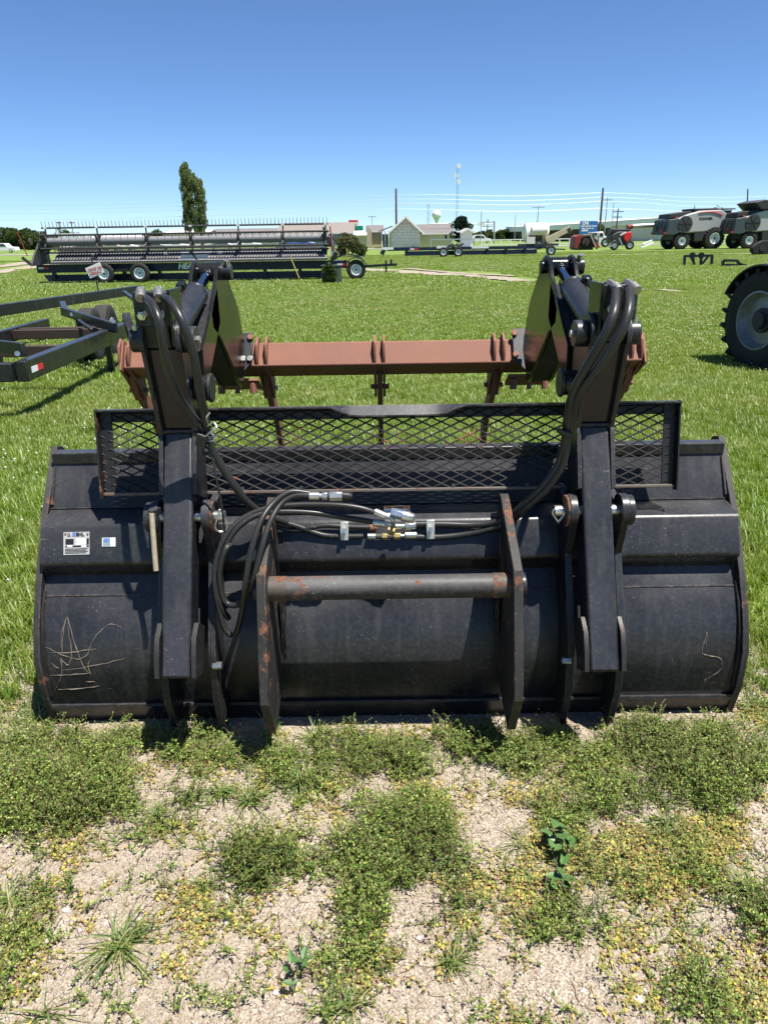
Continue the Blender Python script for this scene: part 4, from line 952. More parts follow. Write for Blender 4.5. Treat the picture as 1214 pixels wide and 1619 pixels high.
    # unloading auger folded back on the far side
    MB().cyl(L(5.2, H + .25, 2.55), L(-2.6, H + .35, 2.35), .22, 16).build('unload_auger', 'aluminium', t)
    MB().cyl(L(-2.6, H + .35, 2.35), L(-3.2, H + .35, 2.25), .27, 16).build('auger_spout', 'dark_red', t)
    sm_ = MB(); c_ = L(-.40, -.55, 1.72); e1 = Vector((-sa, ca, 0)); sm_.add([c_ - e1 * .22, c_ + e1 * .22, c_ + Vector((0, 0, .42)), c_ - e1 * .22 + ax * 0 - Vector((ca, sa, 0)) * .02, c_ + e1 * .22 - Vector((ca, sa, 0)) * .02, c_ + Vector((0, 0, .42)) - Vector((ca, sa, 0)) * .02], [(0, 1, 2), (5, 4, 3), (0, 3, 4, 1), (1, 4, 5, 2), (2, 5, 3, 0)]); sm_.build('warning_triangle', 'sign_red', t)
    for y in (-1.5, 1.5): MB().box(L(-.38, y, 1.6), (.2, .2, .14)).build('tail_lamp', 'sign_red', t)
    for y in (-1.3,): MB().box(L(.8, y, 3.1), (.14, .14, .16)).build('beacon', 'orange_flag', t)
    # rear axle and ladder
    MB().bar(L(1.7, -1.3, .85), L(1.7, 1.3, .85), .2, .25).build('rear_axle', 'dark_metal', t)
    return t
c1_ = combine(1042, 80, R(6), 'silver combine with red arc stripe, low closed tank and visible cab', False, False)
MB().bar(P(1012, 391, 79), P(1032, 384, 80), .2, .15).bar(P(1015, 386, 79), P(1030, 380, 80), .12, .12).build('trailer_hitch', 'white_paint', c1_)
combine(1145, 78, R(4), 'silver combine with tall black tank extension and slanted red logo, cut by the right edge', True, True)

# ------------------------------------------------------------------ tractor at the right edge
TY = 9.0
wc = P(1216, 497, TY); 
wxd = Vector((-.70, -.71, 0)).normalized()
tr = thing('tractor', (wc.x + .4, TY, 0), 'dark tractor at the right edge showing one big lugged rear wheel under its fender', 'tractor')
rw = .585
cW = Vector((P(1211, 514, TY).x, TY, rw - .01))
axT = Vector((-.97, -.24, 0)).normalized()
wheel(tr, cW, rw, .36, axT, 'rim_grey', .60, 20, 0, .045)
MB().cyl(cW - axT * .1, cW + axT * .10, .15, 24).cyl(cW + axT * .10, cW + axT * .15, .10, 20).build('hub_drive', 'dark_metal', tr, bevel=.01)
fwd = Vector((axT.y, -axT.x, 0))
fm = MB(); fv = []
arcs = [R(t) for t in range(25, 150, 6)]
for t in arcs:
    e = fwd * math.cos(t) + Vector((0, 0, 1)) * math.sin(t)
    for a_, r_ in ((.20, rw + .075), (-.55, rw + .11), (-.55, rw + .09), (.20, rw + .055)): fv.append(cW + axT * a_ + e * r_)
k_ = len(arcs); fm.add(fv, [(4 * i + a, 4 * i + (a + 1) % 4, 4 * i + 4 + (a + 1) % 4, 4 * i + 4 + a) for i in range(k_ - 1) for a in range(4)] + [(0, 1, 2, 3), tuple(4 * k_ - 4 + q for q in (3, 2, 1, 0))]); fm.build('fender', 'black_paint_arm', tr)
bc = cW - axT * 1.1
rotT = Matrix.Rotation(math.atan2(fwd.y, fwd.x), 3, 'Z')
MB().box(bc + Vector((0, 0, .15)) - axT * .6, (2.6, .7, .6), rotT).build('chassis', 'dark_metal', tr, bevel=.04)
MB().box(bc - axT * .6 + Vector((0, 0, .75)), (2.2, .8, .7), rotT).build('bonnet', 'dark_metal', tr, bevel=.12)
MB().bar(cW, cW - axT * 2.2, .25, .25).build('axle', 'dark_metal', tr)
wheel(tr, cW - axT * 2.2, rw, .50, -axT, 'rim_grey', .62, 22, 0, .06)

# ------------------------------------------------------------------ implements standing on the field
def imp_frame():
    Y = G(1100, 420).y; q = lambda a, b, dy=0: P(a, b, Y + dy)
    t = thing('implement_frame', (q(1102, 420).x, Y, 0), 'low black steel frame with four legs standing alone in the grass', 'steel frame')
    MB().bar(q(1081, 405), q(1126, 404), .12, .12).build('top_bar', 'black_paint_arm', t)
    for px in (1082, 1094, 1108, 1125):
        a = q(px, 404); b = q(px - 1 + (4 if px in (1094,) else 0), 420); b.z = 0; MB().bar(a, b, .09, .12).build('leg', 'black_paint_arm', t)
    MB().bar(q(1119, 405), q(1108, 419), .08, .1).bar(q(1091, 405), q(1096, 415), .08, .1).build('brace', 'black_paint_arm', t)
    for px in (1094, 1108): MB().cyl(q(px, 404, -.1), q(px, 404, .1), .16, 14).build('pivot_ear', 'black_paint_arm', t)
    Y2 = G(1155, 421).y; q2 = lambda a, b, dy=0: P(a, b, Y2 + dy)
    t = thing('quick_coupler_frame', (q2(1158, 420).x, Y2, 0), 'small flat black coupler frame lying on the grass beside the legged frame', 'steel frame')
    for (a, b) in (((1142, 412), (1164, 412)), ((1142, 412), (1142.5, 420)), ((1143, 419), (1170, 419)), ((1164, 412), (1170, 419)), ((1170, 418), (1179, 420))):
        MB().bar(q2(*a), q2(*b), .13, .12).build('frame_bar', 'black_paint_arm', t)
    MB().bar(q2(1142, 412, 1.0), q2(1164, 412, 1.0), .1, .1).build('frame_bar', 'black_paint_arm', t)
    Y3 = G(1205, 403).y
    t = thing('rubber_track_unit', (P(1207, 402, Y3).x, Y3, 0), 'low dark rubber track unit lying in the grass at the right edge', 'track unit')
    pts = [P(1207, 394.5, Y3) + Vector((.95 * math.cos(a) + (.9 if math.cos(a) > 0 else 0), 0, .50 * math.sin(a) + (0.15 * math.cos(a)))) for a in np.linspace(0, 2 * math.pi, 24, endpoint=False)]
    zmin = min(p.z for p in pts); pts = [(p.x, p.z - zmin) for p in pts]
    MB().prismy(pts, Y3 - .25, Y3 + .25).build('track', 'tyre_rubber', t, bevel=.04)
    for k in range(3): MB().cyl((pts[0][0] - 2.1 + k * .75, Y3 - .26, .45), (pts[0][0] - 2.1 + k * .75, Y3 - .30, .45), .2, 14).build('idler', 'dark_metal', t)
imp_frame()
def tender():
    Y = 92; q = lambda a, b, dy=0: P(a, b, Y + dy)
    t = thing('seed_tender', (q(850, 392).x, Y, 0), 'white rounded tank wagon with a tan conveyor rising to its right', 'seed tender')
    m = MB(); a, b = q(826, 368), q(866, 366)
    m.tube([a, a + Vector((.25, 0, 0)), b - Vector((.4, 0, 0)), b], [.6, 1.05, 1.05, .7], 20); m.build('tank', 'white_paint', t)
    MB().cyl(q(840, 365, -1.02) , q(864, 364, -1.02), .55, 12).build('tank_cover', 'light_metal_wall', t)
    MB().prismy([(q(832, 372).x, q(832, 371).z), (q(860, 371).x, q(860, 371).z), (q(850, 380).x, q(850, 381).z), (q(840, 381).x, q(840, 381).z)], Y - 1, Y + 1).build('hopper', 'brown_wall', t)
    for a in (833, 858): MB().bar(q(a, 372, -1), q(a, 391, -1), .35, .2).build('frame_leg', 'tan_wall', t)
    MB().bar(q(862, 380, -1.2), q(902, 361, -1.2), .5, .55).build('conveyor', 'tan_wall', t)
    MB().bar(q(866, 386, -1.3), q(884, 372, -1.3), .3, .3).build('conveyor_brace', 'tan_wall', t)
    MB().bar(q(898, 361, -1.3), q(901, 369, -1.3), .35, .4).build('spout', 'dark_metal', t)
    MB().box(q(850, 387, -.5), (4.5, 2, .25)).build('deck', 'dark_metal', t)
    wheel(t, P(848, 391, Y) * 1 + Vector((0, -1.2, .3)), .5, .3, (0, -1, 0)); wheel(t, P(862, 391, Y) * 1 + Vector((0, -1.2, .3)), .5, .3, (0, -1, 0))
    MB().box(q(838, 385, -1.3), (1.0, .4, 1.5)).build('control_box', 'light_metal_wall', t)
tender()
def mower():
    Y = 72; q = lambda a, b, dy=0: P(a, b, Y + dy)
    t = thing('old_forage_implement', (q(922, 394).x, Y, 0), 'faded red and rusty black farm implement with a big round side disc', 'farm implement')
    X = lambda a: q(a, 380).x; Z = lambda b: q(922, b).z
    MB().prismy([(X(904), Z(393)), (X(905), Z(374)), (X(910), Z(371)), (X(920), Z(371)), (X(914), Z(378)), (X(914), Z(393))], Y - .9, Y + .9).build('red_housing', 'dark_red', t, bevel=.05)
    MB().prismy([(X(913), Z(390)), (X(915), Z(376)), (X(922), Z(371)), (X(932), Z(371)), (X(941), Z(390))], Y - 1.0, Y + .9).build('side_housing', 'rough_black', t, bevel=.05)
    MB().cyl(q(926, 382, -1.05), q(926, 382, -1.15), .33, 20).cyl(q(926, 382, -1.15), q(926, 382, -1.2), .1, 10).build('side_disc', 'brown_wall', t)
    MB().bar(q(921, 371, -1.1), q(933, 371, -1.1), .1, .1).bar(q(933, 371, -1.1), q(942, 391, -1.1), .1, .1).build('edge_trim', 'tan_wall', t)
    MB().bar(q(902, 393, -.6), q(918, 393, -.6), .4, .2).build('skid', 'dark_metal', t)
    MB().bar(q(940, 385, -1.0), q(945, 392, -1.0), .3, .35).build('rear_fork', 'dark_red', t)
    MB().box(q(921, 392, 0), (1.6, 1.2, .35)).build('base_frame', 'dark_metal', t)
mower()
def baler():
    Y = 80; q = lambda a, b, dy=0: P(a, b, Y + dy); X = lambda a: q(a, 380).x; Z = lambda b: q(978, b).z
    t = thing('round_baler', (q(978, 391).x, Y, 0), 'black and bright red round baler parked between the white truck and the combines', 'baler')
    MB().prismy([(X(961), Z(378)), (X(963), Z(370)), (X(972), Z(366)), (X(990), Z(367)), (X(993), Z(376)), (X(990), Z(388)), (X(966), Z(388))], Y - 1.0, Y + 1.1).build('body', 'dark_metal', t, bevel=.1)
    MB().prismy([(X(977), Z(373)), (X(986), Z(366.5)), (X(991), Z(367)), (X(992), Z(375)), (X(985), Z(384))], Y - 1.2, Y - 1.0).build('side_panel', 'red_paint', t, bevel=.06)
    MB().bar(q(980, 372, -1.25), q(989, 367, -1.25), .1, .12).build('white_stripe', 'sticker_white', t)
    MB().bar(q(978, 376, -1.2), q(984, 390, -1.2), .12, .12).build('support_arm', 'galvanised', t)
    MB().box(q(978, 365, 0), (1.9, 1.6, .35)).build('top_cover', 'text_black', t, bevel=.05)
    MB().bar(q(962, 387, -1.2), q(972, 380, -1.2), .1, .1).bar(q(961, 390, -1.3), q(974, 386, -1.2), .12, .12).build('pickup_tines', 'zinc', t)
    for px in (966, 990): wheel(t, (X(px), Y - 1.1, .45), .45, .35, (0, -1, 0), 'rim_white', .5)
baler()
def truck():
    Y = 98; q = lambda a, b, dy=0: P(a, b, Y + dy); X = lambda a: q(a, 380).x; Z = lambda b: q(945, b).z
    t = thing('semi_truck', (q(945, 389).x, Y, 0), 'white truck with a long bonnet parked before the blue billboard', 'truck')
    MB().prismy([(X(942), Z(386)), (X(942), Z(367)), (X(948), Z(366)), (X(951), Z(373)), (X(956), Z(374.5)), (X(957), Z(386))], Y - 1, Y + 1).build('cab', 'car_white', t, bevel=.08)
    MB().prismy([(X(943.5), Z(374)), (X(943.5), Z(368.5)), (X(947.5), Z(368.5)), (X(949.5), Z(374))], Y - 1.03, Y - .98).build('side_window', 'window_glass', t)
    MB().prismy([(X(931), Z(384)), (X(931), Z(367)), (X(941), Z(367)), (X(941), Z(384))], Y - .9, Y + 1).build('sleeper_box', 'light_metal_wall', t, bevel=.05)
    MB().prismy([(X(932), Z(372)), (X(932), Z(368)), (X(940), Z(368)), (X(940), Z(372))], Y - .95, Y - .88).build('window', 'cab_glass', t)
    MB().box((X(944), Y, .7), (5.2, 1.2, .3)).build('chassis', 'dark_metal', t)
    for px in (934, 953): wheel(t, (X(px), Y - .95, .55), .55, .35, (0, -1, 0), 'rim_white', .55)
truck()
# ------------------------------------------------------------------ buildings
def gable(name, px0, px1, pyb, pye, pyr, Y, depth, wall, roof, label, ridge='x', wins=(), over=.35, trim='white_paint', cat='building', group=None, rx=None):
    """gabled house; ridge 'x' runs across the picture, 'y' runs away from the camera"""
    cx = (px0 + px1) / 2; a, b = P(px0, pyb, Y), P(px1, pyb, Y); ze, zr = P(cx, pye, Y).z, P(cx, pyr, Y + (depth / 2 if ridge == 'x' else 0)).z
    t = thing(name, ((a.x + b.x) / 2, Y + depth / 2, 0), label, cat, group)
    x0, x1, y0, y1 = a.x, b.x, Y, Y + depth; o = over; th = .12
    if ridge == 'x':
        ym = (y0 + y1) / 2
        MB().prism([(y0, 0), (y1, 0), (y1, ze), (ym, zr - .1), (y0, ze)], x0, x1).build('wall', wall, t)
        sl_ = (zr - ze) / (ym - y0)
        MB().prism([(y0 - o, ze - o * sl_ + .02), (ym, zr), (ym, zr + th), (y0 - o, ze - o * sl_ + .02 + th)], x0 - o, x1 + o).prism([(y1 + o, ze - o * sl_ + .02), (ym, zr), (ym, zr + th), (y1 + o, ze - o * sl_ + .02 + th)], x0 - o, x1 + o).build('roof', roof, t)
        MB().box(((x0 + x1) / 2, y0 - o - .02, ze - o * sl_ + .05), (x1 - x0 + 2 * o, .04, .16)).build('fascia', trim, t)
    else:
        xm = P(rx, pyr, Y).x if rx else (x0 + x1) / 2
        MB().prismy([(x0, 0), (x1, 0), (x1, ze), (xm, zr - .1), (x0, ze)], y0, y1).build('wall', wall, t)
        for xa, nm in ((x0, 0), (x1, 1)):
            s_ = 1 if xa > xm else -1; sl_ = (zr - ze) / abs(xa - xm); xe = xa + s_ * o; zz = ze - o * sl_
            MB().prismy([(xe, zz + .02), (xm, zr), (xm, zr + th), (xe, zz + .02 + th)], y0 - o * 1.8, y1 + o).build('roof', roof, t)
            MB().bar((xe, y0 - o * 1.8 - .03, zz + .02), (xm, y0 - o * 1.8 - .03, zr + .02), .06, .26).build('rake_trim', trim, t)
    for (wx0, wx1, wy0, wy1) in wins:
        p, q = P(wx0, wy0, Y), P(wx1, wy1, Y); w_ = MB().box(((p.x + q.x) / 2, Y - .03, (p.z + q.z) / 2), (q.x - p.x + .2, .08, p.z - q.z + .2)).build('window', trim, t)
        MB().box(((p.x + q.x) / 2, Y - .075, (p.z + q.z) / 2), (q.x - p.x, .03, p.z - q.z)).build('pane', 'window_glass', w_)
    return t
h = gable('gabled_house', 617, 664, 390, 365, 343, 120, 9, 'pale_green_wall', 'shingle_brown', 'pale green house whose stone-faced gable end faces the camera', 'y', (), .55, rx=641)
pa, pb = P(617, 390, 120), P(603, 390, 120)
MB().box(((pa.x + pb.x) / 2, 124, 1.0), (pa.x - pb.x - .5, 6.0, 2.1)).build('porch_wall', 'blue_wall', h)
MB().prismy([(pb.x - .4, P(603, 366.5, 120).z), (pa.x + .4, P(617, 358, 120).z), (pa.x + .4, P(617, 358, 120).z + .15), (pb.x - .4, P(603, 366.5, 120).z + .15)], 119.2, 127.5).build('porch_roof', 'shingle_brown', h)
for px in (604, 609, 614):
    x = P(px, 380, 120).x; MB().box((x, 119.6, 1.25), (.14, .14, 2.5)).build('porch_post', 'pale_green_wall', h)
for px in (607, 612): MB().box((P(px, 380, 120).x, 120.97, 1.3), (.6, .06, 1.5)).build('window', 'window_glass', h)
# split-stone facing on the gable: courses laid one by one
st = []
xa, xb = P(618.5, 385, 120).x, P(662.5, 385, 120).x; xm_ = P(641, 385, 120).x; zE = P(641, 366, 120).z; zR = P(641, 347, 120).z
nrow_ = 9
for r_ in range(nrow_):
    z_ = .12 + r_ * .42; x = xa - (r_ % 2) * .3
    while x < xb:
        w_ = rnd.uniform(.55, .95); c0, c1x = max(x, xa), min(x + w_, xb); top = z_ + .4
        lim = zE + (zR - zE) * (1 - abs((c0 + c1x) / 2 - xm_) / (xb - xm_))
        if top < lim and c1x - c0 > .15 :
            MB().box(((c0 + c1x) / 2, 119.95 - rnd.uniform(0, .03), z_ + .2), (c1x - c0 - .03, .1, .38)).build('stone', 'cream_wall' if False else 'pale_green_wall', h)
        x += w_
w1 = gable('low_house', 664, 714, 390, 369, 355.5, 124, 8, 'cream_wall', 'shingle', 'cream low house with grey hipped roof and one small window, right of the gabled house', 'x', ((703, 706.5, 371.5, 377.5),))
w2 = gable('low_house', 582, 604, 389, 366, 357, 130, 7, 'tan_wall', 'shingle', 'tan low house with grey roof tucked just left of the gabled house', 'x', ())
MB().prismy([(P(580, 380, 129).x, 0), (P(588, 380, 129).x, 0), (P(588, 380, 129).x, P(588, 366, 129).z), (P(581, 380, 129).x, P(581, 357, 129).z), (P(580, 380, 129).x, P(580, 358, 129).z)], 128.6, 129.9).build('side_wall', 'tan_wall', w2)
gable('long_building', 440, 558, 388, 369, 353, 150, 16, 'blue_wall', 'shingle_brown', 'long building with wide brown roof behind the right end of the header', 'x', ())
lb = gable('shed', 562, 581, 390, 372, 366, 140, 8, 'cream_wall', 'white_metal_roof', 'small cream shed with white sloping roof edge between the bush and the tan house', 'x', ())
gable('motel', 330, 440, 389, 372, 362, 170, 14, 'light_metal_wall', 'shingle', 'long pale building with grey roof behind the middle of the header', 'x', ((345, 352, 376, 384), (372, 379, 376, 384), (400, 407, 376, 384), (425, 430, 376, 384)))
gable('white_store', 262, 328, 391, 370, 364, 165, 14, 'light_metal_wall', 'white_metal_roof', 'white flat commercial building behind the poplar', 'x', ())
gable('low_warehouse', 140, 258, 392, 378, 370, 180, 20, 'tan_wall', 'white_metal_roof', 'low warehouse with pale roof seen through the left half of the reel', 'x', ())
sh = gable('garden_shed', 730, 746, 389, 366, 362, 112, 3, 'white_paint', 'light_metal_wall', 'small white gabled garden shed beside the dark conifer', 'y', ())
# big warehouse, its roof line rising to the right
W0, W1, W2 = P(862, 386, 190), P(962, 384, 175), P(1085, 384, 160)
zl, zm, zr_ = P(862, 357, 190).z, P(962, 349.5, 175).z, P(1062, 341, 160).z
wh = thing('metal_warehouse', (W1.x, 190, 0), 'huge metal warehouse with white sloping roof edge, brown at left and pale grey at right', 'warehouse')
m = MB(); m.add([(W0.x, 190, 0), (W1.x, 175, 0), (W1.x, 175, zm - 1.2), (W0.x, 190, zl - .9), (W0.x, 240, 0), (W1.x, 240, 0), (W1.x, 240, zm - 1.2), (W0.x, 240, zl - .9)], [(0, 1, 2, 3), (5, 4, 7, 6), (4, 0, 3, 7), (1, 5, 6, 2), (3, 2, 6, 7)]); m.build('brown_wall', 'brown_wall', wh)
m = MB(); m.add([(W1.x, 175, 0), (W2.x, 160, 0), (W2.x, 160, zr_ - 1.0), (W1.x, 175, zm - 1.2), (W1.x, 240, 0), (W2.x, 240, 0), (W2.x, 240, zr_ - 1.0), (W1.x, 240, zm - 1.2)], [(0, 1, 2, 3), (5, 4, 7, 6), (4, 0, 3, 7), (1, 5, 6, 2), (3, 2, 6, 7)]); m.build('pale_wall', 'light_metal_wall', wh)
m = MB()
for (x0, y0, za), (x1, y1, zb2) in (((W0.x - 1, 189, zl), (W1.x, 174, zm)), ((W1.x, 174, zm), (W2.x + 1, 159, zr_))):
    m.add([(x0, y0, za - 1.1), (x1, y1, zb2 - 1.4), (x1, y1, zb2), (x0, y0, za), (x0, 245, za - 1.1), (x1, 245, zb2 - 1.4), (x1, 245, zb2 + .5), (x0, 245, za + .5)], [(0, 1, 2, 3), (5, 4, 7, 6), (4, 0, 3, 7), (1, 5, 6, 2), (3, 2, 6, 7), (0, 4, 5, 1)])
m.build('roof', 'white_metal_roof', wh)

# signs on posts
def post_sign(nm, px0, px1, py0, py1, Y, mat, label, post='galvanised', base=389):
    a, b = P(px0, py0, Y), P(px1, py1, Y); t = thing(nm, ((a.x + b.x) / 2, Y, 0), label, 'sign')
    MB().box(((a.x + b.x) / 2, Y, (a.z + b.z) / 2), (b.x - a.x, .3, a.z - b.z)).build('sign_board', mat, t, bevel=.03)
    for f in (.25, .75): MB().box((a.x + (b.x - a.x) * f, Y + .25, b.z / 2), (.22, .2, b.z)).build('post', post, t)
    return t, a, b
t, a, b = post_sign('roadside_sign', 551, 566, 348, 355.5, 200, 'sign_red', 'red roadside sign with a white band, high above the brown roof')
MB().box(((a.x + b.x) / 2, 199.8, a.z - .8), (2.2, .06, .55)).build('white_band', 'sticker_white', t)
post_sign('highway_sign', 563, 574, 357, 364.5, 190, 'sign_green', 'green highway sign right below the red sign')
BY = 110
t, a, b = post_sign('billboard', 917, 943, 349.5, 370, BY, 'sign_blue', 'blue billboard with white lettering in front of the brown warehouse wall', 'wood_pole')
hh = (a.z - b.z); cxb = (a.x + b.x) / 2; ww = b.x - a.x
text('CMI', hh * .30, (cxb - ww * .22, BY - .17, a.z - hh * .18), (1, 0, 0), (0, 0, 1), 'text_white', t, bold=.03)
text('Nebraskaland Diesel', hh * .155, (cxb - ww * .02, BY - .17, a.z - hh * .38), (1, 0, 0), (0, 0, 1), 'text_white', t, bold=.012)
text('Sales, Grain, Inc', hh * .155, (cxb - ww * .07, BY - .17, a.z - hh * .55), (1, 0, 0), (0, 0, 1), 'text_white', t, bold=.012)
MB().box((cxb - ww * .22, BY - .165, a.z - hh * .72), (.9, .02, .22)).build('sign_logo', 'sticker_white', t)
text('FORD', .2, (cxb - ww * .22, BY - .19, a.z - hh * .72), (1, 0, 0), (0, 0, 1), 'text_red', t) if False else None

# ------------------------------------------------------------------ poles, towers, wires
PG = 'wooden and metal poles along the road'
def pole(px, pyt, Y, r=.14, mat='wood_pole', label='', arm=None, pyb=389, pxb=None, nm='utility_pole', cat='pole'):
    top = P(px, pyt, Y); bt = Vector((P(pxb if pxb else px, pyb, Y).x if pxb else top.x, Y, 0))
    t = thing(nm, bt, label, cat, PG if nm == 'utility_pole' else None)
    MB().cyl(bt, top, r, 10, r * .7).build('shaft', mat, t)
    if arm:
        for dz, hw in arm: MB().box((top.x, Y, top.z - dz), (hw * 2, .14, .14)).build('crossarm', mat, t)
    return top, t
WY = 125
pA, _ = pole(626, 298, WY, .20, label='tall dark wooden utility pole rising behind the gabled house')
pB, _ = pole(953, 297, WY, .20, label='tall dark wooden utility pole right of the blue billboard', pxb=946, pyb=382)
pole(1181.5, 299, 105, .12, label='thin dark utility pole sticking up behind the right combine', pxb=1178)
pole(977, 329, 140, .14, label='shorter wooden pole with crossarms over the red baler', arm=((.6, 1.0), (1.5, .8)))
pole(771, 346, 200, .16, label='distant wooden pole with double crossarm right of the conifer', arm=((.8, 1.6), (1.8, 1.4)))
pole(960, 312, 130, .10, 'galvanised', label='slim grey lamp pole with short arm beside the tall wooden pole', arm=((.4, .9),), nm='lamp_pole', cat='lamp pole')
pole(851, 326, 150, .10, 'galvanised', label='slim grey lamp pole with bracket above the seed tender', arm=((.2, 1.2),), nm='lamp_pole', cat='lamp pole')
pole(588, 341, 150, .07, 'galvanised', label='slim grey lamp pole behind the tan house', arm=((.2, .8),), nm='lamp_pole', cat='lamp pole')
pole(761, 333, 150, .09, 'galvanised', label='slim grey pole behind the traffic signal arm', nm='lamp_pole', cat='lamp pole')
pole(1098, 324, 150, .10, 'wood_pole', label='short dark pole top behind the left combine', arm=((.8, .4),))
pole(815, 340, 220, .12, 'galvanised', label='faint grey pole far left of the seed tender', nm='lamp_pole', cat='lamp pole')
pole(970, 320, 170, .10, 'galvanised', label='thin grey pole just left of the crossarm pole', nm='lamp_pole', cat='lamp pole')
pole(93, 350, 120, .10, 'rust_beam', label='thin rusty pole with a small box top behind the left end of the reel', arm=((.2, .4),)); pole(113, 350, 120, .08, 'rust_beam', label='thinner rusty pole right beside the first, behind the reel', arm=((.2, .4),))
def wire(pts, r, lab):
    MB().tube(smooth_path(pts, 6), r, 5).build('power_line', 'wire_metal', None, lab, cat='power line', group='power lines strung across the sky')
for k, (ya, yb, yl, ym1, yr, ym2) in enumerate(((308, 304.5, 318.5, 309, 311, 307), (314.5, 311.5, 324.5, 316.5, 318, 314.5), (321.5, 318, 331, 323, 325, 321), (330, 329, 341, 333.5, 334, 332))):
    a, b = P(626, ya, WY), P(950, yb, WY)
    lab = ['topmost', 'second from the top', 'third from the top', 'lowest and thickest'][k] + ' of the four overhead wires, '
    r = .014 if k < 3 else .019
    wire([P(-180, yl + 8, WY), P(120, yl + 6, WY), P(330, yl, WY), P(470, (yl + ya) / 2 + 1.5, WY), a], r, lab + 'left of the tall middle pole')
    wire([a, P(700, ym1 - 1 + (ya - ym1) * .3, WY), P(790, ym1 + .8, WY), P(870, ym1 - .6, WY), b], r, lab + 'between the two tall poles')
    wire([b, P(1010, yb + 2.2, WY), P(1100, yr + 1, WY), P(1230, yr - 1, WY), P(1400, yr - 6, WY)], r * .6, lab + 'right of the billboard pole')
def lattice(px, pyt, Y, w_, label, dishes=()):
    top = P(px, pyt, Y); t = thing('radio_tower', (top.x, Y, 0), label, 'radio tower'); m = MB(); H = top.z; n_ = int(H / (w_ * 2.2)) + 1
    L_ = [(w_ / 2 * math.cos(a), w_ / 2 * math.sin(a)) for a in (0, 2.09, 4.19)]
    for (a, b) in L_: m.cyl((top.x + a, Y + b, 0), (top.x + a, Y + b, H), w_ * .06, 6)
    m.build('tower_leg', 'galvanised', t); m = MB()
    for i in range(n_):
        z0_, z1_ = H * i / n_, H * (i + 1) / n_
        for j in range(3):
            a, b = L_[j], L_[(j + 1) % 3]; 
            if i % 2: a, b = b, a
            m.cyl((top.x + a[0], Y + a[1], z0_), (top.x + b[0], Y + b[1], z1_), w_ * .03, 4)
    m.build('lattice_brace', 'galvanised', t, kind='stuff')
    for dx, py in dishes:
        p = P(px + dx, py, Y); MB().cyl(p + Vector((0, -.2, 0)), p + Vector((0, .2, 0)), .5, 16, .35).build('dish', 'white_paint', t)
lattice(723.5, 262, 180, .5, 'slender steel radio tower with white dishes, tallest thing on the skyline', ((1.4, 262.5), (-1.8, 277.5), (1, 287)))
lattice(677, 323, 320, 1.2, 'distant short lattice tower left of the water tower', ((0, 323.5),))
WTY = 420; c = P(690, 339.5, WTY); wt = thing('water_tower', (c.x, WTY, 0), 'distant white ball-shaped water tower on a single pedestal', 'water tower')
rt = 2.45; MB().lathe([(-rt * math.cos(a), max(.01, rt * math.sin(a))) for a in np.linspace(0, math.pi, 14)], c, (0, 0, 1), 24).build('tank', 'white_paint', wt)
MB().lathe([(-c.z, 1.3), (-c.z * .5, .75), (-rt * 1.5, .7), (-rt * .9, 1.5)], c, (0, 0, 1), 16).build('pedestal', 'white_paint', wt)
def signal(px0, px1, py, Y, pxp, lab, cab=True):
    a, b = P(px0, py, Y), P(px1, py + .8, Y); t = thing('traffic_signal', (P(pxp, 380, Y).x, Y, 0), lab, 'traffic signal')
    MB().cyl((P(pxp, 380, Y).x, Y, 0), (P(pxp, py, Y).x, Y, a.z + .3), .16, 10).build('post', 'galvanised', t); MB().cyl(a, b, .09, 8).build('mast_arm', 'white_paint', t)
    for f in (.3, .6): p = a.lerp(b, f); MB().box(p - Vector((0, .1, .4)), (.35, .3, 1.0)).build('signal_head', 'dark_metal', t)
    if cab: p = a.lerp(b, .8); MB().box(p - Vector((0, .1, .05)), (1.5, .1, .7)).build('street_name_sign', 'sticker_white', t)
signal(680, 781, 353.5, 160, 781, 'long white traffic signal arm reaching left over the road behind the conifer')
signal(823, 848, 353, 170, 848, 'short grey traffic signal arm above the seed tender')

# ------------------------------------------------------------------ vehicles far away
def car(px, py, Y, L, mat, label, kind='car'):
    p = P(px, py, Y); x = p.x; t = thing('parked_car' if kind == 'car' else 'pickup_truck', (x, Y, 0), label, 'car' if kind == 'car' else 'pickup', 'vehicles parked beyond the header'); H = L * .32
    if kind == 'car': body = [(-.5, .18), (-.5, .5), (-.32, .58), (-.22, 1.0), (.15, 1.0), (.28, .6), (.48, .5), (.5, .18)]
    else: body = [(-.5, .2), (-.5, .6), (-.12, .62), (-.1, 1.0), (.14, 1.0), (.24, .65), (.48, .58), (.5, .2)]
    MB().prismy([(x + a * L, b * H) for a, b in body], Y - .9, Y + .9).build('body', mat, t, bevel=.06)
    gl = [(-.2, .62), (-.17, .93), (.13, .93), (.22, .62)] if kind == 'car' else [(-.07, .66), (-.06, .94), (.12, .94), (.2, .68)]
    MB().prismy([(x + a * L, b * H) for a, b in gl], Y - .93, Y - .89).build('side_window', 'window_glass', t)
    for a in (-.32, .32): wheel(t, (x + a * L, Y - .8, .34), .34, .22, (0, -1, 0), 'rim_white', .6)
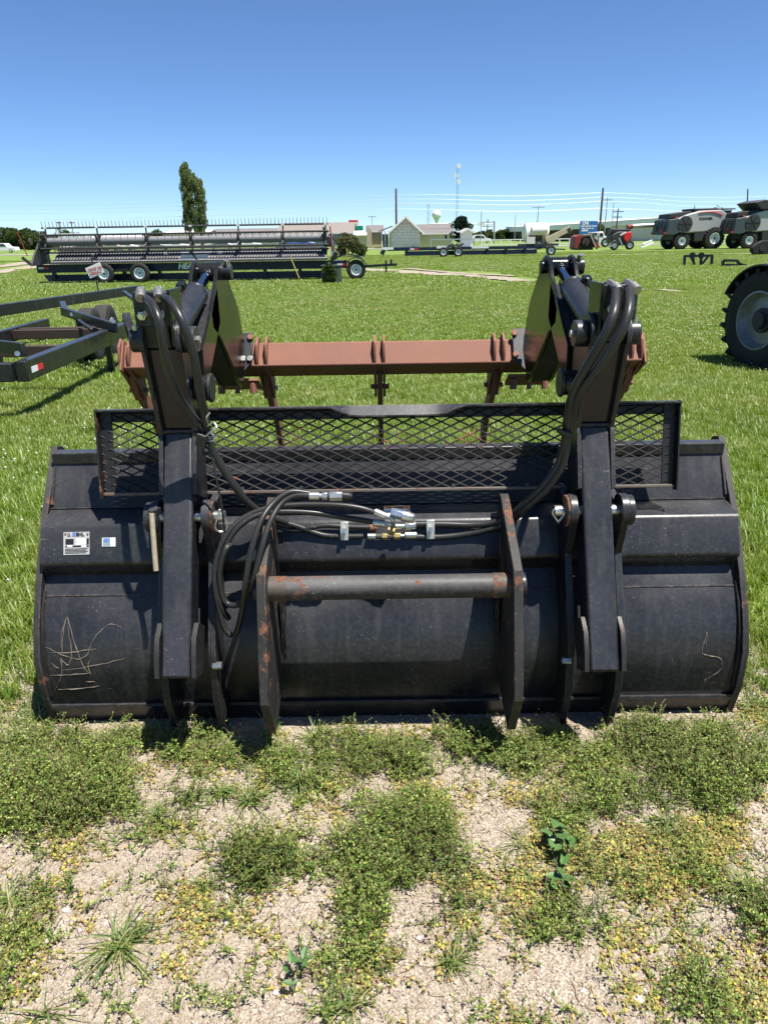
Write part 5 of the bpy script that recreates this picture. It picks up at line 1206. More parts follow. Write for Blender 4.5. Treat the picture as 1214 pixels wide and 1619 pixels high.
for i, (px, mat, k, lab) in enumerate(((6, 'car_white', 'pickup', 'white pickup driving at the far left edge before the dark trees'), (140, 'car_white', 'car', 'white car seen through the reel, leftmost of the parked row'), (157, 'car_blue', 'car', 'bright blue car seen through the reel in the parked row'), (178, 'car_beige', 'car', 'beige car right of the blue car behind the reel'), (199, 'car_white', 'car', 'white car between the beige and the green-shaded gap behind the reel'), (222, 'car_beige', 'pickup', 'beige pickup in the parked row behind the reel'), (246, 'car_grey', 'car', 'grey car near the poplar behind the reel'), (278, 'car_white', 'pickup', 'white pickup left of the poplar trunk behind the reel'), (352, 'car_grey', 'car', 'grey car right of the poplar behind the header'), (392, 'car_white', 'pickup', 'white pickup behind the middle of the header'), (478, 'car_blue', 'pickup', 'blue pickup behind the right part of the header'))):
    car(px, 390, 135 + (i % 3), 4.9, mat, lab, k)
for i in range(5):
    p = P(88 + i * 8.2, 386, 140); t = thing('cargo_trailer', (p.x, 145, 0), ['leftmost', 'second', 'middle', 'fourth', 'rightmost'][i] + ' of the five white box trailers behind the left end of the reel', 'box trailer', 'white box trailers')
    MB().box((p.x, 145, 1.9), (1.0, 4, 2.4)).build('box_body', 'car_white', t, bevel=.03); MB().box((p.x, 145, .6), (.8, 3.6, .25)).build('chassis', 'dark_metal', t)
    for q in (-.42, .42): MB().cyl((p.x + q - .08, 144, .4), (p.x + q + .08, 144, .4), .38, 12).build('wheel', 'tyre_rubber', t)
for k, (px, Y, lab) in enumerate(((757, 175, 'white van parked beyond the shed right of the conifer'), (996, 200, 'white van before the pale warehouse wall'))): car(px, 385, Y, 5.5, 'car_white', lab, 'car')

# fences
def fence(x0, x1, Y, h_, n_, mat, label, rails=2, dark=False):
    t = thing('fence', ((x0 + x1) / 2, Y, 0), label, 'fence')
    for i in range(n_): MB().box((x0 + (x1 - x0) * i / (n_ - 1), Y, h_ / 2), (.12, .12, h_)).build('post', mat, t)
    for k in range(rails): MB().box(((x0 + x1) / 2, Y, h_ * (k + 1) / rails - .05), (x1 - x0, .06, .12)).build('rail', mat, t)
fence(P(760, 390, 100).x, P(930, 390, 100).x, 100, 1.1, 12, 'white_paint', 'white rail fence along the far side of the field behind the seed tender')
fence(P(-30, 395, 110).x, P(66, 395, 110).x, 135, 1.8, 14, 'dark_metal', 'dark fence before the tree line at the left edge', 7)
fence(P(697, 390, 75).x, P(779, 390, 75).x, 90, 1.3, 3, 'galvanised', 'thin pipe gate behind the empty navy trailer', 1)

# ------------------------------------------------------------------ trees
def leaves(n_, centres, size, seed, flatz=1.0):
    g = np.random.default_rng(seed); C_ = np.array([c[:3] for c in centres]); S_ = np.array([c[3:] for c in centres])
    vol = S_.prod(1) ** .7; k = g.choice(len(C_), n_, p=vol / vol.sum())
    d = g.normal(size=(n_, 3)); d /= np.linalg.norm(d, axis=1)[:, None]; rr_ = g.uniform(.45, 1.08, n_)[:, None] ** .6
    c = C_[k] + d * rr_ * S_[k]
    a = g.normal(size=(n_, 3)); a /= np.linalg.norm(a, axis=1)[:, None]; b = np.cross(a, g.normal(size=(n_, 3))); b /= np.linalg.norm(b, axis=1)[:, None]
    s_ = (size * g.uniform(.5, 1.3, n_))[:, None]
    V = np.stack([c - a * s_, c + b * s_ * .55, c + a * s_, c - b * s_ * .55], 1).reshape(-1, 3)
    F = np.arange(n_ * 4).reshape(-1, 4); sh_ = np.repeat(np.clip(g.normal(.45, .25, n_), 0, 1), 4); return V, F, sh_
def tree(nm, px, pyt, pyb, Y, w_, label, mat='tree_leaf', n_=5000, leaf=.22, shape='round', seed=1, trunk=.2, group=None, cat='tree'):
    top = P(px, pyt, Y); x = top.x; H = top.z; g = random.Random(seed); zb_ = 0
    t = thing(nm, (x, Y, 0), label, cat, group); cs_ = []
    if shape == 'poplar':
        prof = [(262, 287, 296), (272, 284, 302), (283, 283, 312), (290, 283, 321), (300, 284, 325), (312, 284, 328), (325, 286, 329), (340, 288, 330), (352, 289, 329), (366, 291, 327)]
        for i in range(520):
            u_ = g.random() ** .9 * (len(prof) - 1.001); j = int(u_); f = u_ - j; py_, l_, r_ = [prof[j][q] * (1 - f) + prof[j + 1][q] * f for q in range(3)]
            pa_, pb2 = P(l_, py_, Y), P(r_, py_, Y); hw = (pb2.x - pa_.x) / 2; a = g.uniform(0, 6.28); q = g.uniform(.15, .84) ** .6; s_ = g.uniform(.20, .42)
            cs_.append(((pa_.x + pb2.x) / 2 + math.cos(a) * q * hw, Y + math.sin(a) * q * hw, pa_.z, s_ * .75, s_ * .75, s_ * 1.7))
    elif shape == 'cone':
        for i in range(60):
            u_ = g.random(); wd = w_ / 2 * (1 - u_) ** .8 + .15; a = g.uniform(0, 6.28); cs_.append((x + math.cos(a) * wd * .75, Y + math.sin(a) * wd * .75, H * (.1 + .88 * u_), w_ * .14, w_ * .14, w_ * .07))
    elif shape == 'wide':
        for i in range(int(w_ * 2.2)):
            a = g.uniform(-.5, .5); hh = H * (1 - (abs(a) * 2) ** 2.2 * .6) * g.uniform(.5, .92); s_ = H * g.uniform(.16, .28); cs_.append((x + a * w_, Y + g.uniform(-3, 3), hh, s_ * 1.2, s_ * 1.2, s_)); cs_.append((x + a * w_, Y + g.uniform(-3, 3), hh * .4, s_ * 1.3, s_, s_))
    else:
        for i in range(26):
            a = g.uniform(0, 6.28); u_ = g.random(); ww = w_ / 2 * math.sin(math.pi * (.18 + .75 * u_)) ; q = g.uniform(.2, .8); s_ = w_ * g.uniform(.13, .22)
            cs_.append((x + math.cos(a) * q * ww, Y + math.sin(a) * q * ww, H * (zb_ + .22 + .68 * u_), s_, s_, s_ * .8))
    V, F, sh_ = leaves(n_, cs_, leaf, seed)
    V[:, 2] = np.maximum(V[:, 2], .05); V = V - np.array([x, Y, 0])
    o = bpy.data.objects.new('crown', npmesh('crown', V, F, mat, [('shade', 'FLOAT', sh_)])); col.objects.link(o); o.parent = t
    if trunk:
        m = MB().cyl((x, Y, 0), (x, Y, H * .6), trunk, 8, trunk * .5)
        for i in range(7):
            c = cs_[g.randrange(len(cs_))]; z_ = H * g.uniform(.15, .5); m.cyl((x, Y, z_), (c[0], c[1], max(c[2], z_ + .3)), trunk * .35, 5, trunk * .1)
        m.build('trunk', 'bark', t)
    return t
tree('poplar_tree', 308, 262, 380, 125, 5.2, 'tall narrow poplar standing alone behind the header', 'poplar_leaf', 34000, .13, 'poplar', 3, .3)
tree('conifer_tree', 729, 342, 388, 118, 4.2, 'dark conifer behind the slender radio tower base', 'conifer_leaf', 5000, .16, 'round', 5, .2)
tree('leafy_bush', 548, 369, 390, 66, 2.7, 'round olive bush at the right end of the header', 'bush_leaf', 5000, .085, 'round', 6, .08, cat='bush')
tree('leafy_bush', 568, 384, 391, 66, 1.6, 'small dark green shrub at the foot of the olive bush', 'tree_leaf', 2500, .07, 'round', 7, .05, cat='bush')
tree('broadleaf_tree', 1135, 325, 380, 130, 4.8, 'thin yellowish tree between the two combines', 'pale_leaf', 2600, .15, 'round', 8, .15)
tree('broadleaf_tree', 1089, 333, 380, 150, 5.0, 'dark green tree crown showing above the left combine', 'tree_leaf', 5000, .2, 'round', 9, .2)
tree('broadleaf_tree', 945, 355, 386, 130, 4.6, 'dark tree standing before the warehouse right of the billboard', 'tree_leaf', 4500, .18, 'round', 10, .2)
tree('broadleaf_tree', 246, 365, 388, 160, 5, 'small green tree left of the poplar seen through the reel', 'tree_leaf', 2500, .2, 'round', 11, .2)
tree('broadleaf_tree', 100, 366, 388, 160, 7, 'small green tree behind the left end of the reel', 'tree_leaf', 2500, .2, 'round', 12, .2)
tree('tree_clump', 8, 363, 390, 180, 20, 'dense dark clump of trees at the left edge beyond the road', 'tree_leaf', 22000, .30, 'wide', 13, .2, cat='trees')
tree('tree_clump', 70, 372, 390, 210, 18, 'lower dark tree clump just left of the reel end', 'tree_leaf', 14000, .30, 'wide', 14, .2, cat='trees')
tree('tree_clump', 820, 362, 386, 240, 34, 'long low clump of trees behind the seed tender', 'tree_leaf', 20000, .35, 'wide', 15, .2, cat='trees')
tree('tree_clump', 762, 366, 386, 260, 12, 'small far tree clump right of the white shed', 'tree_leaf', 4000, .4, 'wide', 16, .2, cat='trees')
for (px, py, s_, n_) in ((519, 447, .5, 700), (622, 391, .4, 300)):
    pass
ut = thing('weed_clump', (P(519, 446, UY - .35).x, UY - .35, 0), 'dark weeds growing up against the green utility cabinet', 'weeds')
xw = P(521, 446, UY - .35).x
V, F, sh_ = leaves(1500, [(xw + rnd.uniform(-.18, .18), UY - .38, z_, .14, .12, .14) for z_ in np.linspace(.08, .62, 9)], .05, 21)
o = bpy.data.objects.new('foliage', npmesh('foliage', V - np.array([xw + worg(ut).x - xw, UY - .35, 0]), F, 'tree_leaf', [('shade', 'FLOAT', sh_)])); col.objects.link(o); o.parent = ut

# ------------------------------------------------------------------ grass over the field
G_ = np.random.default_rng(11)
def blade_patch(name, size, n_, hmin, hmax, wid, seed):
    g = np.random.default_rng(seed); nc = max(6, n_ // 14)
    cc = g.uniform(-size / 2, size / 2, (nc, 2)); k = g.integers(0, nc, n_); ch = g.uniform(.55, 1.15, nc)
    base = cc[k] + g.normal(0, size * .022 + .008, (n_, 2)); an = g.uniform(0, 2 * np.pi, n_); h_ = g.uniform(hmin, hmax, n_) * ch[k]; ln = g.uniform(.15, .95, n_) * h_
    dx, dy = np.cos(an), np.sin(an); tx, ty = -dy, dx; w_ = wid * g.uniform(.6, 1.3, n_)
    def pt(f, hz, s_): return np.stack([base[:, 0] + dx * ln * f + tx * w_ * s_, base[:, 1] + dy * ln * f + ty * w_ * s_, h_ * hz], 1)
    V = np.stack([pt(0, -.1, -.5), pt(0, -.1, .5), pt(.4, .62, .42), pt(.4, .62, -.42), pt(1, .95, .08), pt(1, .95, -.08)], 1).reshape(-1, 3)
    b = np.arange(n_)[:, None] * 6; F = np.concatenate([b + np.array([0, 1, 2, 3]), b + np.array([3, 2, 4, 5])])
    r_ = g.beta(2, 2.6, n_); r_[g.random(n_) < .04] = 1.0; sh_ = np.repeat(r_, 6); sh_ = np.clip(sh_ + np.tile([-.12, -.12, 0, 0, .12, .12], n_), 0, 1)
    return npmesh(name, V, F, 'grass_blade', [('shade', 'FLOAT', sh_)])
def scatter(name, metas, X, Y, rot_, scl, kind_label=None):
    """one object: its points carry instances of the given meshes (ground cover nobody could count)"""
    cl = bpy.data.collections.new(name + '_sources')
    for i, me in enumerate(metas):
        s_ = bpy.data.objects.new(f'{name}_source', me); cl.objects.link(s_)
    me = bpy.data.meshes.new(name); n_ = len(X); V = np.stack([X, Y, np.zeros(n_)], 1); me.vertices.add(n_); me.vertices.foreach_set('co', V.astype(np.float32).ravel())
    a = me.attributes.new('turn', 'FLOAT', 'POINT'); a.data.foreach_set('value', rot_.astype(np.float32)); a = me.attributes.new('grow', 'FLOAT', 'POINT'); a.data.foreach_set('value', scl.astype(np.float32))
    o = bpy.data.objects.new(name, me); col.objects.link(o); o['kind'] = 'stuff'
    ng = bpy.data.node_groups.new(name, 'GeometryNodeTree'); ng.interface.new_socket('Geometry', in_out='INPUT', socket_type='NodeSocketGeometry'); ng.interface.new_socket('Geometry', in_out='OUTPUT', socket_type='NodeSocketGeometry')
    N_ = ng.nodes; i_ = N_.new('NodeGroupInput'); ou = N_.new('NodeGroupOutput'); ip = N_.new('GeometryNodeInstanceOnPoints'); ci = N_.new('GeometryNodeCollectionInfo')
    ci.inputs['Collection'].default_value = cl; ci.inputs['Separate Children'].default_value = True; ci.inputs['Reset Children'].default_value = True
    t_ = N_.new('GeometryNodeInputNamedAttribute'); t_.data_type = 'FLOAT'; t_.inputs['Name'].default_value = 'turn'; s_ = N_.new('GeometryNodeInputNamedAttribute'); s_.data_type = 'FLOAT'; s_.inputs['Name'].default_value = 'grow'
    cx_ = N_.new('ShaderNodeCombineXYZ'); lk = ng.links.new
    lk(i_.outputs[0], ip.inputs['Points']); lk(ci.outputs[0], ip.inputs['Instance']); ip.inputs['Pick Instance'].default_value = True
    rv = N_.new('FunctionNodeRandomValue'); rv.data_type = 'INT'; rv.inputs[4].default_value = 0; rv.inputs[5].default_value = len(metas) - 1; lk(rv.outputs[2], ip.inputs['Instance Index'])
    lk(t_.outputs['Attribute'], cx_.inputs[2]); lk(cx_.outputs[0], ip.inputs['Rotation']); lk(s_.outputs['Attribute'], ip.inputs['Scale']); lk(ip.outputs[0], ou.inputs[0])
    md = o.modifiers.new('scatter', 'NODES'); md.node_group = ng; return o
def cells(y0, y1, step, half=.62, jit=.5, keep=None):
    X, Y = [], []
    y = y0
    while y < y1:
        w_ = half * y + 1.0; x = -w_
        while x < w_: X.append(x + G_.uniform(-jit, jit) * step); Y.append(y + G_.uniform(-jit, jit) * step); x += step
        y += step
    X, Y = np.array(X), np.array(Y); k = np.ones(len(X), bool)
    for (a, b, r_) in PATHS:
        k &= (X - a) ** 2 + (Y - b) ** 2 > (r_ + step * .28) ** 2
    if keep is not None: k &= keep(X, Y)
    return X[k], Y[k]
near = [blade_patch(f'grass_{i}', .5, 1900, .030, .078, .0042, 30 + i) for i in range(5)]
X, Y = cells(2.25, 8.5, .30, .66, .5, lambda x, y: ~((np.abs(x - XC) < 1.05) & (y < 3.0)) & ~((np.abs(x) < 1.42) & (y < 2.45)))
scatter('near_grass', near, X, Y, G_.uniform(0, 6.28, len(X)), G_.uniform(.75, 1.25, len(X)))
mid = [blade_patch(f'grass_mid_{i}', 1.0, 2600, .032, .070, .0075, 50 + i) for i in range(4)]
X, Y = cells(8.3, 24, .62, .62, .5); scatter('middle_grass', mid, X, Y, G_.uniform(0, 6.28, len(X)), G_.uniform(.75, 1.2, len(X)))
far = [blade_patch(f'grass_far_{i}', 2.4, 2600, .035, .075, .022, 70 + i) for i in range(3)]
X, Y = cells(23.5, 72, 1.7, .60, .5); scatter('far_grass', far, X, Y, G_.uniform(0, 6.28, len(X)), G_.uniform(.8, 1.15, len(X)))

# clover heads
def blobs(name, X, Y, Z, S, tint):
    n_ = len(X); b = np.array([[1, 0, 0], [0, 1, 0], [-1, 0, 0], [0, -1, 0], [0, 0, .8], [0, 0, -.8]]); f = np.array([[0, 1, 4], [1, 2, 4], [2, 3, 4], [3, 0, 4], [1, 0, 5], [2, 1, 5], [3, 2, 5], [0, 3, 5]])
    jit = G_.uniform(.75, 1.25, (n_, 6, 1)); a = G_.uniform(0, 6.28, n_); c, s_ = np.cos(a), np.sin(a)
    v = b[None] * jit * S[:, None, None]; v = np.stack([v[..., 0] * c[:, None] - v[..., 1] * s_[:, None], v[..., 0] * s_[:, None] + v[..., 1] * c[:, None], v[..., 2]], -1)
    V = (v + np.stack([X, Y, Z], 1)[:, None]).reshape(-1, 3); F = (f[None] + np.arange(n_)[:, None, None] * 6).reshape(-1, 3)
    T_ = np.repeat(np.concatenate([tint, np.ones((n_, 1))], 1), 6, 0)
    o = bpy.data.objects.new(name, npmesh(name, V, F, 'pebble', [('tint', 'FLOAT_COLOR', T_)])); col.objects.link(o); o['kind'] = 'stuff'; return o
n0 = 17000
yy = 3.0 + 45 * G_.random(n0) ** .75; xx = G_.uniform(-.66, .66, n0) * yy
nv_ = np.array([mn.noise((a * .28, b * .16, 7)) + .5 * mn.noise((a * 1.1, b * .8, 2)) for a, b in zip(xx, yy)])
k = (nv_ > .02) & (G_.random(n0) < .9); xx, yy = xx[k], yy[k]
kp = np.ones(len(xx), bool)
for (a, b, r_) in PATHS: kp &= (xx - a) ** 2 + (yy - b) ** 2 > r_ ** 2
kp &= ~((np.abs(xx - XC) < 1.3) & (yy < 3.3)); xx, yy = xx[kp], yy[kp]; n_ = len(xx)
blobs('clover_flowers', xx, yy, G_.uniform(.06, .105, n_), G_.uniform(.006, .011, n_) * (1 + yy / 60), np.stack([G_.uniform(.55, .75, n_), G_.uniform(.52, .7, n_), G_.uniform(.42, .6, n_)], 1))
# pebbles over the bare gravel
n_ = 62000; xx = G_.uniform(-1.9, 1.9, n_); yy = .75 + 2.0 * G_.random(n_); s_ = .0010 + .0028 * G_.random(n_) ** 3 + .006 * G_.random(n_) ** 14; b_ = G_.uniform(.22, .55, n_); wb = G_.random(n_) < .08; b_[wb] = G_.uniform(.55, .75, wb.sum())
def gz(x, y): return -.014 + mn.noise((x * 1.3, y * 1.3, 3)) * .010 + mn.noise((x * 6, y * 6, 1)) * .006 + mn.noise((x * 22, y * 22, 5)) * .003
zz = np.array([gz(a, b) for a, b in zip(xx, yy)])
blobs('loose_gravel', xx, yy, zz + s_ * .35, s_, np.stack([b_, b_ * G_.uniform(.74, .86, n_), b_ * G_.uniform(.58, .78, n_)], 1))
PEBL = ['just above the sprawling grass tuft, largest there', 'left of the sprawling tuft, in a yellow sprig', 'touching the first pebble above the tuft', 'large, near the left edge of the picture', 'second from the left edge, below the dry tuft', 'right of the sprawling tuft tips', 'beside the red-stemmed sprig in the gravel middle', 'below the sprawling tuft on open gravel', 'right of centre-left gravel, upper of two', 'lower of two left of the centre weed patch', 'on the gravel right of the centre weed patch', 'biggest one at the bottom right', 'left above the biggest bottom right one', 'near the right edge on bare gravel', 'small, above the biggest bottom right one', 'near the bottom, left of the small leafy sprig', 'lower left, under the yellow creeping sprig']
for i, (px, py, r_) in enumerate(((104, 1432, 11), (70, 1458, 8), (118, 1448, 7), (25, 1500, 12), (56, 1500, 10), (242, 1523, 9), (357, 1454, 7), (210, 1558, 8), (533, 1506, 8), (520, 1536, 9), (662, 1478, 8), (1010, 1575, 14), (921, 1560, 7), (1110, 1545, 9), (952, 1556, 6), (435, 1560, 8), (52, 1535, 13))):
    p = G(px, py); r_ = r_ * 1.0 / 1123 * 2.0 * .46; bm2 = bmesh.new(); bmesh.ops.create_icosphere(bm2, subdivisions=2, radius=1)
    for v in bm2.verts: v.co *= 1 + .28 * mn.noise(v.co * 1.3 + Vector((i * 3, 0, 0))); v.co = Vector((v.co.x * r_ * 1.2, v.co.y * r_, v.co.z * r_ * .6))
    me = bpy.data.meshes.new('white_pebble'); bm2.to_mesh(me); bm2.free(); me.materials.append(MAT['white_stone'] if 'white_stone' in MAT else flat('white_stone', (.44, .41, .37), .8, 0, .2, 60))
    o = bpy.data.objects.new('white_pebble', me); col.objects.link(o); o.location = (p.x, p.y, gz(p.x, p.y) + r_ * .3)
    tag(o, 'loose pale pebble ' + PEBL[i], 'pebble', 'pale pebbles scattered on the gravel')

# ------------------------------------------------------------------ weeds in the foreground
MATS = [  # px, py, rx, ry, strength, kind (0 green mat, 1 olive and yellow creeping, 2 grass tuft)
    (95, 1215, 135, 95, 1.5, 0), (190, 1165, 90, 40, 1.2, 0), (25, 1290, 60, 80, 1.1, 0), (300, 1170, 80, 38, .9, 0), (130, 1320, 80, 35, .6, 1), (620, 1325, 105, 80, 1.5, 0), (575, 1425, 45, 70, .9, 0),
    (405, 1365, 72, 55, 1.3, 0), (1120, 1220, 120, 75, 1.3, 0), (1000, 1165, 120, 45, 1.1, 0), (730, 1175, 130, 38, 1.1, 0), (650, 1195, 60, 45, .9, 0), (1195, 1450, 55, 100, .9, 0), (520, 1160, 90, 30, .8, 0), (900, 1165, 90, 30, .9, 0), (80, 1160, 120, 30, 1.2, 0), (1120, 1160, 110, 30, 1.0, 0), (330, 1165, 60, 30, .7, 0), (480, 1205, 130, 45, .62, 0), (860, 1200, 130, 45, .7, 0), (980, 1260, 150, 55, .65, 0), (1060, 1370, 130, 70, .55, 0), (760, 1380, 90, 80, .5, 0), (900, 1450, 120, 50, .45, 0), (300, 1260, 60, 60, .5, 0),
    (470, 1220, 95, 55, .8, 1), (320, 1320, 80, 55, .7, 1), (340, 1425, 90, 30, .55, 1), (880, 1235, 120, 60, .9, 1), (940, 1370, 170, 90, 1.0, 1), (790, 1430, 120, 60, .9, 1), (1060, 1440, 120, 75, 1.0, 1), (1140, 1320, 90, 60, .9, 1),
    (690, 1490, 40, 70, .7, 1), (870, 1555, 45, 40, .8, 1), (590, 1500, 30, 60, .8, 1), (1180, 1560, 60, 90, .6, 1), (960, 1500, 60, 25, .5, 1), (800, 1600, 40, 20, .7, 1), (45, 1535, 40, 18, .9, 1), (110, 1455, 28, 22, .8, 1), (470, 1450, 25, 18, .5, 1), (385, 1480, 20, 30, .6, 1), (470, 1560, 20, 22, .5, 1), (1120, 1500, 50, 40, .6, 1)]
def dens(px, py, kind):
    v = 0
    for (a, b, rx, ry, s_, k_) in MATS:
        if kind == 1: s_ = s_ * .82
        if k_ == kind: v = max(v, s_ * (1.25 - ((px - a) / rx) ** 2 - ((py - b) / ry) ** 2))
    return v
def weeds(kind, n_try, seed):
    g = np.random.default_rng(seed); X = g.uniform(-1.75, 1.75, n_try); Y = g.uniform(.85, 2.30, n_try); out = []
    for x, y in zip(X, Y):
        px, py = proj(x, y, .02)
        if py > 1690: continue
        d = dens(px, py, kind); nn = mn.noise((x * 5, y * 5, 11 + kind)) * .9 + mn.noise((x * 16, y * 16, 4 + kind)) * .7
        if abs(x - XC) < 1.22 and (y > 2.05 or (y > 1.97 and g.random() < .3)): continue
        q_ = min(.85, max(0.0, (d + nn * 1.5 - .25) / 1.35)); q_ = max(q_ ** 1.5, .045 if nn > .1 else .01)
        if g.random() < q_ * 1.1: out.append((x, y, min(1.2, max(.25, d)) * (.45 if y > 1.90 else .7 if y > 1.8 else 1)))
    return np.array(out)
def sprigs(name, pts, kind, seed):
    """small branching plants: bent stems with leaves along them, merged as ground cover"""
    g = np.random.default_rng(seed); V, F, T_ = [], [], []; nb = 0
    n_ = len(pts); st_ = 5 if kind == 0 else 4; lf = 10 if kind == 0 else 9
    reps = n_ * st_; base = np.repeat(pts[:, :2], st_, 0) + g.normal(0, .006, (reps, 2)); dd = np.repeat(pts[:, 2], st_)
    an = g.uniform(0, 6.28, reps); hgt = ((.018 + .085 * g.random(reps) ** 1.8) if kind == 0 else g.uniform(.004, .022, reps)) * (.5 + .6 * dd); rn = g.uniform(.02, .075, reps) if kind == 0 else g.uniform(.03, .075, reps)
    curl = g.normal(0, .8, reps); gz_ = np.array([gz(a, b) for a, b in base])
    def at(t): # point on the stem
        a = an + curl * t; return np.stack([base[:, 0] + np.cos(a) * rn * t, base[:, 1] + np.sin(a) * rn * t, gz_ + hgt * np.sin(np.minimum(t, 1) * 1.5) + .002], 1)
    if kind == 0: pal = np.array([[.075, .145, .022], [.125, .20, .03], [.24, .30, .06], [.38, .41, .12], [.045, .105, .022]]); pw = [.3, .3, .22, .10, .08]
    else: pal = np.array([[.16, .19, .05], [.27, .27, .08], [.46, .41, .08], [.50, .34, .09], [.32, .20, .10], [.09, .14, .04]]); pw = [.26, .25, .17, .07, .11, .14]
    # patch tint so that whole plants go yellow or stay green
    pv = np.array([mn.noise((a * 4, b * 4, 21)) for a, b in base])
    for j in range(lf):
        t = g.uniform(.15, 1.0, reps); p = at(t); sc_ = (g.uniform(.0042, .0100, reps) if kind == 0 else g.uniform(.004, .0105, reps)) * (1.15 - .35 * t)
        la = g.uniform(0, 6.28, reps); el_ = g.uniform(-.3, 1.1, reps) if kind == 0 else g.uniform(-.15, .6, reps)
        a_ = np.stack([np.cos(la) * np.cos(el_), np.sin(la) * np.cos(el_), np.sin(el_)], 1); b_ = np.stack([-np.sin(la), np.cos(la), g.normal(0, .35, reps)], 1)
        L_ = sc_[:, None]; wv = (.30 if kind == 0 else .42)
        q = np.stack([p, p + a_ * L_ * .55 + b_ * L_ * wv, p + a_ * L_ * 1.15 + np.array([0, 0, -.15]) * L_, p + a_ * L_ * .55 - b_ * L_ * wv], 1)
        V.append(q.reshape(-1, 3)); F.append(np.arange(reps * 4).reshape(-1, 4) + nb); nb += reps * 4
        ci = g.choice(len(pal), reps, p=pw); c = pal[ci] * g.uniform(.9, 1.5, (reps, 1))
        if kind == 1: yk = pv > .18; c[yk] = c[yk] * .75 + np.array([.40, .34, .06]) * .25
        else: c = c * (1 - .3 * (pv < -.15))[:, None]
        T_.append(np.repeat(np.concatenate([c, np.ones((reps, 1))], 1), 4, 0))
    # stems
    ts = np.linspace(0, 1, 4); P_ = [at(np.full(reps, t)) for t in ts]
    for a, b in zip(P_[:-1], P_[1:]):
        w_ = np.stack([-np.sin(an), np.cos(an), np.zeros(reps)], 1) * .0009
        q = np.stack([a - w_, a + w_, b + w_, b - w_], 1); V.append(q.reshape(-1, 3)); F.append(np.arange(reps * 4).reshape(-1, 4) + nb); nb += reps * 4
        c = np.tile([.20, .16, .07] if kind == 0 else [.26, .14, .07], (reps, 1)) * g.uniform(.7, 1.3, (reps, 1)); T_.append(np.repeat(np.concatenate([c, np.ones((reps, 1))], 1), 4, 0))
    V = np.concatenate(V); F = np.concatenate(F); T_ = np.concatenate(T_)
    o = bpy.data.objects.new(name, npmesh(name, V, F, 'weed_leaf', [('tint', 'FLOAT_COLOR', T_)])); col.objects.link(o); o['kind'] = 'stuff'; return o
p0_ = weeds(0, 24000, 5); p1_ = weeds(1, 22000, 6)
sprigs('weed_mat', p0_, 0, 8); sprigs('creeping_weeds', p1_, 1, 9)
# grass blades: tufts and loose sprays
def tufts(name, spots, seed, as_thing=None):
    g = np.random.default_rng(seed); V, F, T_ = [], [], []; nb = 0
    for (x, y, n_, ln0, ln1, up_) in spots:
        for _ in range(n_):
            a = g.uniform(0, 6.28); L_ = g.uniform(ln0, ln1); e0 = g.uniform(.15, 1.35) * up_; w_ = g.uniform(.0010, .0024); bx, by = x + g.normal(0, .009), y + g.normal(0, .009); p = np.array([bx, by, gz(bx, by)]); seg = 5; c = np.array([[.10, .17, .04], [.16, .22, .06], [.27, .29, .09], [.38, .34, .17]])[g.choice(4, p=[.35, .35, .2, .1])]
            side = np.array([-math.sin(a), math.cos(a), 0]); e = e0; bend = g.uniform(.15, .42)
            rows = []
            for k_ in range(seg + 1):
                ww = w_ * (1 - (k_ / seg) ** 2 * .92); rows += [p - side * ww, p + side * ww]
                p = p + np.array([math.cos(a) * math.cos(e), math.sin(a) * math.cos(e), math.sin(e)]) * L_ / seg; e -= bend; a += g.normal(0, .06)
                if p[2] < -.012: p[2] = -.012
            V += rows; F += [(nb + 2 * k_, nb + 2 * k_ + 1, nb + 2 * k_ + 3, nb + 2 * k_ + 2) for k_ in range(seg)]; nb += 2 * seg + 2; T_ += [(*c, 1)] * (2 * seg + 2)
    V, F, T_ = np.array(V), np.array(F), np.array(T_)
    if as_thing:
        cx_, cy_ = spots[0][0], spots[0][1]; V = V - np.array([cx_, cy_, 0])
    o = bpy.data.objects.new(name, npmesh(name, V, F, 'weed_leaf', [('tint', 'FLOAT_COLOR', T_)])); col.objects.link(o)
    if as_thing: o.location = (cx_, cy_, 0); tag(o, as_thing, 'grass tuft', 'grass tufts rooted in the gravel')
    else: o['kind'] = 'stuff'
    return o
for i, (px, py, n_, l0, l1, up_, lab) in enumerate(((190, 1490, 95, .05, .16, .75, 'big sprawling green grass tuft on the gravel at the lower left'), (75, 1600, 20, .06, .15, 1.0, 'thin tall grass tuft at the bottom left corner'), (18, 1420, 60, .05, .11, .9, 'dry brownish grass tuft at the left edge'), (715, 1520, 60, .03, .09, 1.1, 'small wispy grass tuft on the gravel right of the centre line'), (500, 1165, 60, .06, .14, 1.1, 'grass tuft just before the left lug of the bucket'), (425, 1165, 20, .08, .16, 1.2, 'few tall grass stalks at the tip of the left lug'), (395, 1265, 80, .05, .13, .9, 'yellow green grass tuft in the middle of the gravel'), (475, 1235, 80, .05, .12, 1.0, 'thick grass tuft below the left lug'), (350, 1250, 60, .04, .11, 1.0, 'low grass tuft beside the left weed mat'), (560, 1590, 30, .04, .10, 1.0, 'tiny grass tuft at the bottom middle'), (1050, 1300, 60, .04, .10, 1.0, 'grass tuft in the yellowing weeds at the right'), (1185, 1405, 70, .05, .12, 1.0, 'grass tuft at the right edge'), (515, 1600, 18, .05, .10, 1.1, 'dry wisp of grass near the bottom edge'), (325, 1400, 50, .03, .09, 1.0, 'dry spiky grass tuft between the gravel patches'), (250, 1290, 40, .05, .1, 1.1, 'yellow tipped grass tuft at the edge of the left mat'))):
    p = G(px, py); tufts('grass_tuft', [(p.x, p.y, n_, l0, l1, up_)], 100 + i, lab)
sp_ = []
